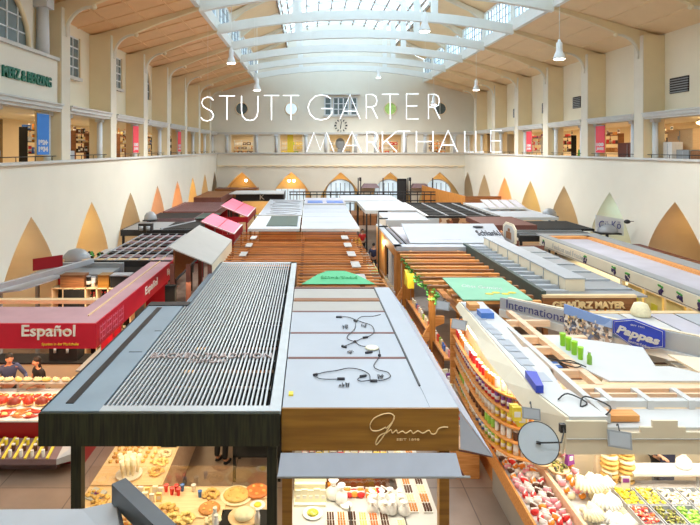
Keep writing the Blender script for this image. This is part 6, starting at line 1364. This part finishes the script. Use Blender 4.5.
for i in range(len(bk) - 1): b.slab([(bk[i].x, bk[i].y, 1.2), (bk[i + 1].x, bk[i + 1].y, 1.2), (bk[i + 1].x, bk[i + 1].y, 2.75), (bk[i].x, bk[i].y, 2.75)], (.02, .0, 0), 'cream_board')
b.build('back_panel', t)
for y, x in ((13.35, 3.5),): B().box(x - .02, x + .32, y, y + .06, 0, 2.8, 'orange_wood').build('end_post', t)
B().box(3.85, 4.1, 11.3, 13.3, 0, 1.3, 'orange_wood').build('base', t)
mid = along(.10); acc = 0; spots = []
for a, c in zip(mid[:-1], mid[1:]):
    acc += (c - a).length
    if acc >= .118: spots.append((a.x, a.y)); acc = 0
ws = ['on the top board of the curved shelf', 'on the second board of the curved shelf', 'on the third board of the curved shelf', 'on the fourth board of the curved shelf', 'on the lowest board of the curved shelf']
MS = [['red_pack', 'orange_pack', 'white_pack', 'red_pack'], ['purple_pack', 'red_pack', 'purple_pack', 'orange_pack'], ['paper_cream', 'white_pack', 'yellow_pack', 'orange_pack'], ['chocolate', 'green_pack', 'white_pack', 'chocolate'], ['blue_pack', 'green_pack', 'yellow_pack', 'white_pack']]
for z, w_, ms, kd in zip(TZ, ws, MS, ('jar', 'tin', 'tin', 'jar', 'tin')):
    row(kd, ms, [(x, y, z) for x, y in spots], w_, kd, run=3, sc=.98)
for k in range(2): row('packet', ['yellow_pack'], [(3.44 + k * .1, 9.0 + k * .05 + j * .12, 2.5 - .12 * k) for j in range(2)], 'hanging at the corner of the curved fascia', 'packet', sc=1.3)
area((3.75, 11.3, 2.88), .25, 3.2, 26, (1, .84, .62))
# sweets bins along the aisle
t = thing('sweets_stand', 'long low stand of sweets bins with an orange wooden front along the aisle', 'display stand', (4.2, 9.5, 0))
b = B(); b.slab([(3.58, 7.7, .72), (3.62, 11.2, .72), (3.62, 11.2, 1.0), (3.58, 7.7, 1.0)], (.04, 0, 0), 'orange_wood'); b.build('front_board', t)
B().box(3.66, 4.26, 7.7, 11.2, .9, .96, 'white_board').build('lower_tray', t); B().box(4.26, 4.32, 7.7, 11.0, .96, 1.16, 'peach_wood').build('divider_board', t)
B().box(4.32, 4.95, 7.7, 9.75, 1.0, 1.06, 'white_board').build('upper_tray', t); B().box(3.75, 4.9, 7.75, 11.1, 0, .88, 'taupe_cloth').build('body', t)
row('sweet_bag', ['pink_pack', 'orange_pack', 'white_pack', 'orange_pack', 'red_pack', 'white_pack', 'chocolate', 'pink_pack'], grid(3.67, 4.24, 4, 7.75, 11.15, 24, .96), 'in the front bins of the sweets stand', 'sweets bag', run=0, jit=.02, jr=1)
row('sweet_bag', ['pink_pack', 'orange_pack', 'crumb', 'white_pack'], grid(4.36, 4.9, 3, 9.1, 11.0, 12, 1.06, 1.2), 'in the upper bins of the sweets stand', 'sweets bag', run=0, jit=.03, jr=1)
# scalloped breads and baskets
counter('low corner table under the ribbed pale scalloped breads', 4.35, 5.15, 7.9, 9.05, 1.08, 'pine', 'peach_wood', name='display_table') if False else None
for i, (x, y, z, s, rz) in enumerate(((4.55, 8.35, 1.08, 1.0, .3), (4.9, 8.6, 1.10, 1.05, -.3), (4.45, 8.75, 1.12, 1.0, .8), (4.85, 9.0, 1.14, 1.1, .2), (5.05, 8.25, 1.08, 1.0, -.6), (4.7, 9.35, 1.22, 1.2, .5), (5.05, 9.45, 1.2, 1.0, -.4), (4.35, 8.2, 1.08, .8, 1.2))):
    put('shell', 'apron_white' if i % 3 != 2 else 'crumb', (x, y, z), 'large ribbed %s scalloped bread, %s' % ('white' if i % 3 != 2 else 'pale tan', ('second from the front edge, left', 'middle of the heap', 'left middle of the heap', 'rear middle of the heap', 'front right, by the delicatessen trays', 'topmost and largest at the rear', 'rear right of the heap', 'leftmost at the front')[i]), None, rz, s)
B().box(4.3, 5.2, 7.9, 9.7, 0, 1.08, 'pine')
single(B().box(4.96, 5.2, 7.9, 9.7, 0, 1.06, 'pine'), 'bread_block_table', 'pale wooden block table beneath the ribbed scalloped breads', 'table', (5.08, 8.8, 0))
row('basket', ['olive_food', 'cheese'], [(4.25, 9.95, 1.2), (4.6, 10.2, 1.3), (4.5, 9.8, 1.15)], 'beside the rear scalloped bread', 'wooden basket')
put('bag', 'purple_pack', (4.75, 9.9, 1.25), 'bright violet packet behind the scalloped breads', None, .4, 1.4)
put('bag', 'green_pack', (5.05, 10.4, 1.3), 'yellow green packet at the back of the bread display', None, .4, 1.3)
# delicatessen counter
counter('long delicatessen counter with metal trays under the cream front fascia', 5.22, 9.9, 8.0, 9.85, .98, 'cream_board', 'white_board')
t = thing('counter_screen', 'clear glass screen with pale top shelf over the delicatessen trays', 'glass screen', (7.5, 9.6, 1))
B().box(5.3, 9.9, 9.62, 9.64, .98, 1.2, 'case_glass').build('glass', t); B().box(5.75, 9.9, 9.6, 9.95, 1.2, 1.24, 'white_board').build('top_shelf', t)
for x in (5.35, 6.9, 8.4, 9.8): B().box(x, x + .03, 9.64, 9.68, .98, 1.2, 'light_metal').build('support', t)
pm = ['yellow_food', 'olive_food', 'tricolour_food', 'pale_food', 'red_food', 'yellow_food', 'pale_food', 'olive_food', 'yellow_pack', 'tricolour_food', 'green_pack']
pl = {'yellow_food': 'yellow antipasti', 'olive_food': 'dark olives', 'tricolour_food': 'mixed red, yellow and green salad', 'pale_food': 'pale cheese salad', 'red_food': 'red peppers', 'yellow_pack': 'bright yellow fruit', 'green_pack': 'bright green olives'}
k = 0
for j, y in enumerate((8.3, 8.78, 9.26)):
    for i in range(12):
        x = 5.45 + i * .37; m = pm[(i * 3 + j * 4) % len(pm)]; k += 1
        put('food_pan', m, (x, y, .98), 'metal tray of %s on the delicatessen counter' % pl[m], 'delicatessen trays of %s' % pl[m], 0, 1.0)
row('round_bread', ['crust_gold', 'crust_gold', 'crumb'], [(5.42 + i * .3, 9.8, 1.0 + q * .085) for i in range(2) for q in range(7)] , 'stacked at the left end of the delicatessen counter', 'flat loaf', sc=.95)
t = thing('price_label', 'small violet and white price card below the stacked flat loaves', 'label', (5.5, 9.45, 1.1)); B().box(5.43, 5.58, 9.43, 9.45, 1.06, 1.3, 'white_board').build('card', t); B().box(5.45, 5.56, 9.425, 9.43, 1.2, 1.27, 'purple_pack').build('print', t); B().box(5.49, 5.52, 9.45, 9.47, .98, 1.1, 'light_metal').build('holder', t)
put('flask', 'orange_pack', (7.35, 9.78, 1.24), 'orange squeeze bottle standing on the glass shelf at the right edge', None, 0, 1.6)
put('cello_bag', 'white_pack', (6.75, 9.78, 1.24), 'white tied cloth bundle on the glass shelf beside the person', None, 0, 1.3)
# goods under the open roof, seen between the beams
t = thing('goods_shelf', 'tall shelf block packed with coloured goods seen through the open timber roof', 'shelf', (6.8, 11.5, 0))
B().box(5.3, 9.6, 11.6, 12.2, 0, 2.0, 'cream_board').build('body', t); B().box(4.5, 5.3, 10.3, 12.2, 0, 1.95, 'cream_board').build('body', t)
row('carton', ['white_pack', 'peach_wood', 'chocolate', 'blue_pack'], grid(4.55, 9.4, 10, 11.7, 12.1, 1, 2.0), 'on the shelf block under the open roof', 'carton', run=0)
row('basket', ['orange_pack', 'red_pack', 'yellow_pack', 'white_pack', 'chocolate'], grid(4.55, 5.25, 2, 10.4, 11.5, 3, 1.95), 'on the shelf block below the lime green cups', 'basket', run=0)
counter('rear worktop with packets behind the delicatessen staff', 5.6, 9.8, 11.0, 11.55, 1.3, 'cream_board', 'white_board')
row('packet', ['white_pack', 'red_pack', 'yellow_pack', 'chocolate', 'blue_pack', 'crumb', 'purple_pack'], grid(5.65, 9.7, 22, 11.05, 11.5, 2, 1.3), 'on the rear worktop of the cream stall', 'packet', run=0, jit=.02, jr=.4, sc=1.2)
area((7.2, 8.9, 2.7), 4.0, .8, 60, (1, .90, .72)); area((4.6, 8.9, 2.75), .9, 1.2, 15, (1, .9, .75)); area((6.5, 10.6, 2.8), 3.5, .5, 20, (1, .85, .65))
# pale roof sheets between the cream stall and the grape fascia stall
t = thing('pale_roof_stall', 'low stall with pale grey roof strips between the lettered board and the grape fascia', 'market stall', (8.5, 12, 0))
for k in range(4): B().box(7.4 + k * .72, 8.06 + k * .72, 11.2 + .1 * k, 14.3, 2.62, 2.68, ('white_sheet', 'white_board', 'lavender_sheet', 'white_sheet')[k]).build('roof_strip', t)
B().box(7.4, 10.2, 14.2, 14.4, 2.5, 2.7, 'pine').build('rear_beam', t)
posts(t, [(9.9, 11.6), (7.5, 14.2), (10.1, 14.2), (9.2, 12.2)], 2.6, 'cream_board', .1)
b = B(); b.lathe(8.55, 14.0, 2.7, [(.22, 0), (.24, .1), (.16, .3), (.05, .34)], 'crumb', 14); single(b, 'lamp_dome', 'round cream lampshade right of the spice sign', 'lamp', (8.55, 14.0, 2.7))
# ================================================================== GALLERY SHOPS
def gshelf(side, y, w, lab, depth=2.4, m='brown_wood', mats=('white_pack', 'cheese', 'chocolate', 'crust'), z=5.5, face=None, h=2.4):
    x = XL - depth if side < 0 else XR + depth
    t = thing('shop_shelf', lab, 'shelf', (x, y, 5.5)); s = side
    for q in range(5): B().box(x - .16, x + .16, y - w / 2, y + w / 2, z + .3 + q * .5 - .03, z + .3 + q * .5, m).build('shelf_board', t)
    for yy in (y - w / 2, y + w / 2): B().box(x - .17, x + .17, yy - .03, yy + .03, z, z + h, m).build('upright', t)
    rr = random.Random(int(y * 31)); n = int(w / .3)
    for q in range(2, 5):
        for k in range(n):
            mm = rr.choice(mats); kd = rr.choice(['tin', 'jar', 'carton', 'bottle', 'packet', 'basket'])
            o = put(kd, mm, (x - s * .02, y - w / 2 + .2 + k * (w - .4) / max(1, n - 1), z + .3 + q * .5), '%s %s on the %s' % (CN.get(mm, 'pale'), kd if kd != 'carton' else 'box', lab.split(',')[0]), '%s %ss, %s' % (CN.get(mm, 'pale'), kd, lab.split(',')[0]), PI / 2, .75 if kd in ('carton', 'basket') else 1.5)
    return t
bright = ('red_pack', 'white_pack', 'cheese', 'orange_pack', 'blue_pack')
gshelf(-1, 17.9, 1.4, 'white shop shelf at the left image edge, left gallery', 2.0, 'white_board')
gshelf(-1, 23.4, 1.6, 'dark shop shelf in the second left gallery opening', 2.6, 'black_board', bright)
gshelf(-1, 28.2, 1.8, 'brown shop shelf in the third left gallery opening', 2.6, 'brown_wood', ('chocolate', 'bottle_dark', 'cheese'))
gshelf(-1, 34.6, 1.8, 'brown shop shelf in the fourth left gallery opening', 2.6, 'brown_wood')
gshelf(-1, 39.8, 2.0, 'black shop shelf in the fifth left gallery opening', 2.4, 'black_board', bright)
gshelf(-1, 45, 2.0, 'black shop shelf in the sixth left gallery opening', 2.4, 'black_board')
gshelf(1, 28.0, 1.8, 'brown shop shelf behind the red banner, right gallery', 2.8, 'brown_box', ('chocolate', 'ham_dark', 'bottle_dark'))
gshelf(1, 33.2, 2.2, 'dark shop shelf in the third right gallery opening', 2.8, 'brown_wood', ('chocolate', 'leaf_green', 'red_pack') if False else ('chocolate', 'red_pack', 'crust'))
gshelf(1, 38.0, 2.0, 'dark shop shelf in the fourth right gallery opening', 2.4, 'black_board', ('red_pack', 'chocolate', 'cheese'))
gshelf(1, 43.0, 2.4, 'pale shop shelf in the fifth right gallery opening', 2.4, 'white_board', ('red_pack', 'pink_pack', 'purple_pack', 'white_pack'))
gshelf(1, 24.2, 2.0, 'black grid shop shelf at the far right image edge', 3.6, 'black_metal', ('white_pack', 'cheese'))
def banner(x, y0, y1, m, lab, s, txt):
    t = thing('hanging_banner', lab, 'banner', (x, y0, 6.8)); B().box(x - .01, x + .01, y0, y1, 6.78, 8.22, m).build('cloth', t); B().tube([(x, y0, 8.23), (x, y1, 8.23)], .02, 'grey_metal').build('rod', t)
    w = y1 - y0
    for q, tx in enumerate(txt):
        if s < 0: text(tx, .2, 'white_board', 'lettering', t, (x + .012, y0 + w * .1, 7.12 - q * .24), .003, (PI / 2, 0, PI / 2), w * .8, .19, .012)
        else: text(tx, .2, 'white_board', 'lettering', t, (x - .012, y1 - w * .1, 7.12 - q * .24), .003, (PI / 2, 0, -PI / 2), w * .8, .19, .012)
banner(XL - .1, 18.75, 19.6, 'blue_banner', 'blue banner with white year numbers in the first left gallery opening', -1, ('1924·', '1934'))
banner(XL - .1, 29.0, 29.9, 'red_banner', 'red banner in the left gallery, beside the third pilaster', -1, ('100', 'JAHRE'))
banner(XL - .1, 38.9, 39.8, 'red_banner', 'red banner farthest back in the left gallery', -1, ('100', 'JAHRE'))
banner(XR + .1, 28.9, 29.8, 'red_banner', 'red banner in the right gallery, second opening from the front', 1, ('100', 'JAHRE'))
banner(XR + .1, 38.4, 39.3, 'red_banner', 'red banner in the right gallery, fourth opening from the front', 1, ('100', 'JAHRE'))
def gbox(x0, x1, y0, y1, z0, z1, m, name, lab, cat, det='light_metal'):
    t = thing(name, lab, cat, ((x0 + x1) / 2, y0, z0)); B().box(x0, x1, y0, y1, z0, z1, m).build('body', t); xs = x0 if x0 > 0 else x1; s = -1 if x0 > 0 else 1
    B().box(min(xs, xs + s * .015), max(xs, xs + s * .015), (y0 + y1) / 2 - .01, (y0 + y1) / 2 + .01, z0 + .08, z1 - .08, det).build('door_gap', t); t = t.children[0]; B().box(min(xs, xs + s * .04), max(xs, xs + s * .04), (y0 + y1) / 2 + .05, (y0 + y1) / 2 + .09, (z0 + z1) / 2, (z0 + z1) / 2 + .18, det).build('handle', t)
gbox(XR + .8, XR + 1.3, 24.6, 25.2, 5.5, 7.3, 'white_pack', 'white_cabinet', 'slim white cabinet nearest the pilaster in the first right gallery opening', 'cabinet')
gbox(XR + 1.6, XR + 2.2, 24.4, 26.1, 6.9, 7.9, 'pine', 'wooden_cupboard', 'pale wooden cupboard above the dark chest at the right edge', 'cupboard')
gbox(XR + 1.5, XR + 2.2, 24.9, 26.1, 5.5, 6.9, 'pine', 'lower_cupboard', 'pale lower cupboard carrying the wooden cupboard at the right edge', 'cupboard')
gbox(XR + .8, XR + 1.4, 23.5, 24.3, 5.5, 6.95, 'grey_metal', 'dark_chest', 'dark grey chest at the right edge of the right gallery', 'chest')
gbox(XR + .8, XR + 1.5, 21.6, 23.4, 5.5, 6.9, 'brown_wood', 'wooden_chest', 'brown wooden chest cut by the right picture edge', 'chest')
gbox(XR + .8, XR + 1.5, 27.2, 28.9, 5.5, 7.3, 'brown_box', 'brown_cupboard', 'dark brown cupboard in the second right gallery opening', 'cupboard')
gbox(XL - 1.8, XL - 1.2, 18.0, 18.6, 5.5, 8.0, 'bronze_board', 'tall_cupboard', 'tall orange-brown cupboard left of the blue banner', 'cupboard')
gbox(XL - 2.2, XL - 1.2, 23.0, 24.3, 5.5, 6.9, 'light_metal', 'grey_chest', 'pale grey chest in the second left gallery opening', 'chest')
gbox(XL - 2.2, XL - 1.2, 28.0, 29.0, 5.5, 6.8, 'black_board', 'black_chest', 'black chest in the third left gallery opening', 'chest')
for x, y, lab in ((XR + 2.8, 25.5, 'glowing ceiling lamp at the right picture edge gallery'), (XR + 2.8, 30.4, 'glowing ceiling lamp in the second right gallery opening'), (XL - 2.6, 18.8, 'glowing ceiling lamp in the first left gallery opening'), (XL - 2.6, 24, 'glowing ceiling lamp in the second left gallery opening'), (XL - 2.6, 30, 'glowing ceiling lamp in the third left gallery opening')):
    t = thing('ceiling_lamp', lab, 'lamp', (x, y, 8.2)); B().lathe(x, y, 8.1, [(.05, 0), (.2, .06), (.22, .14), (.1, .2)], 'warm_glow', 12).build('shade', t); B().cyl(x, y, 8.3, 8.45, .03, 'grey_metal').build('mount', t)
# far gallery: shelves and coloured goods in the five openings
for i, x in enumerate(XB):
    t = thing('shop_shelf', 'white shop shelf in the %s opening of the far gallery' % ('leftmost', 'second', 'middle', 'fourth', 'rightmost')[i], 'shelf', (x, YB + 2.5, 5.5))
    for q in range(5): B().box(x - 1.1, x + 1.1, YB + 2.3, YB + 2.7, 6.0 + q * .45, 6.03 + q * .45, 'white_board').build('shelf_board', t)
    for q in range(4): B().box(x - 1.1 + q * .73, x - 1.05 + q * .73, YB + 2.3, YB + 2.7, 5.5, 7.85, 'white_board').build('upright', t)
    w_ = ('leftmost', 'second', 'middle', 'fourth', 'rightmost')[i]
    row('carton', [('brown_wood', 'yellow_pack', 'light_metal', 'red_pack', 'orange_pack')[i], 'white_pack', ('chocolate', 'green_pack', 'white_pack', 'orange_pack', 'chocolate')[i]] if i else ['chocolate', 'white_pack', 'crust'], [(x - .9 + k * .45, YB + 2.45, 6.48 + q * .45) for k in range(5) for q in range(3)], 'in the %s far gallery opening' % w_, 'box', run=0, sc=1.0)
single(B().box(-2.2, -1.6, YB + .5, YB + .55, 6.6, 8.4, 'yellow_pack'), 'yellow_banner', 'yellow green banner in the second far gallery opening', 'banner', (-1.9, YB + .5, 6.6))
single(B().ball((3.2, YB + 1.2, 7.5), (.5, .1, .6), 'grey_metal', 12, 8).box(2.9, 3.5, YB + 1.1, YB + 1.3, 5.5, 6.95, 'grey_metal'), 'silver_figure', 'silver grey round figure in the middle opening of the far gallery', 'sculpture', (3.2, YB + .6, 6.6))
# ================================================================== CAMERA AND SKY
cam = bpy.data.cameras.new('camera'); cam.sensor_width = 36; cam.lens = 36 * F / 700
cam.shift_x = (350 - U0) / 700; cam.shift_y = -(262.5 - V0) / 700; cam.clip_end = 300
co = bpy.data.objects.new('camera', cam); co.location = (0, 0, CZ); co.rotation_euler = (PI / 2, 0, 0); COL.objects.link(co); S.camera = co
w = bpy.data.worlds.new('sky'); S.world = w; w.use_nodes = True
bg = w.node_tree.nodes['Background']; bg.inputs[0].default_value = (.68, .85, 1.0, 1); bg.inputs[1].default_value = 1.9
S.view_settings.view_transform = 'Standard'; S.view_settings.look = 'None'; S.view_settings.gamma = 1; S.view_settings.use_curve_mapping = False
S.view_settings.exposure = 1.05
S.cycles.use_denoising = True; S.cycles.max_bounces = 8; S.cycles.diffuse_bounces = 5; S.cycles.transparent_max_bounces = 16
S.cycles.sample_clamp_indirect = 6
S.cycles.caustics_reflective = False; S.cycles.caustics_refractive = False
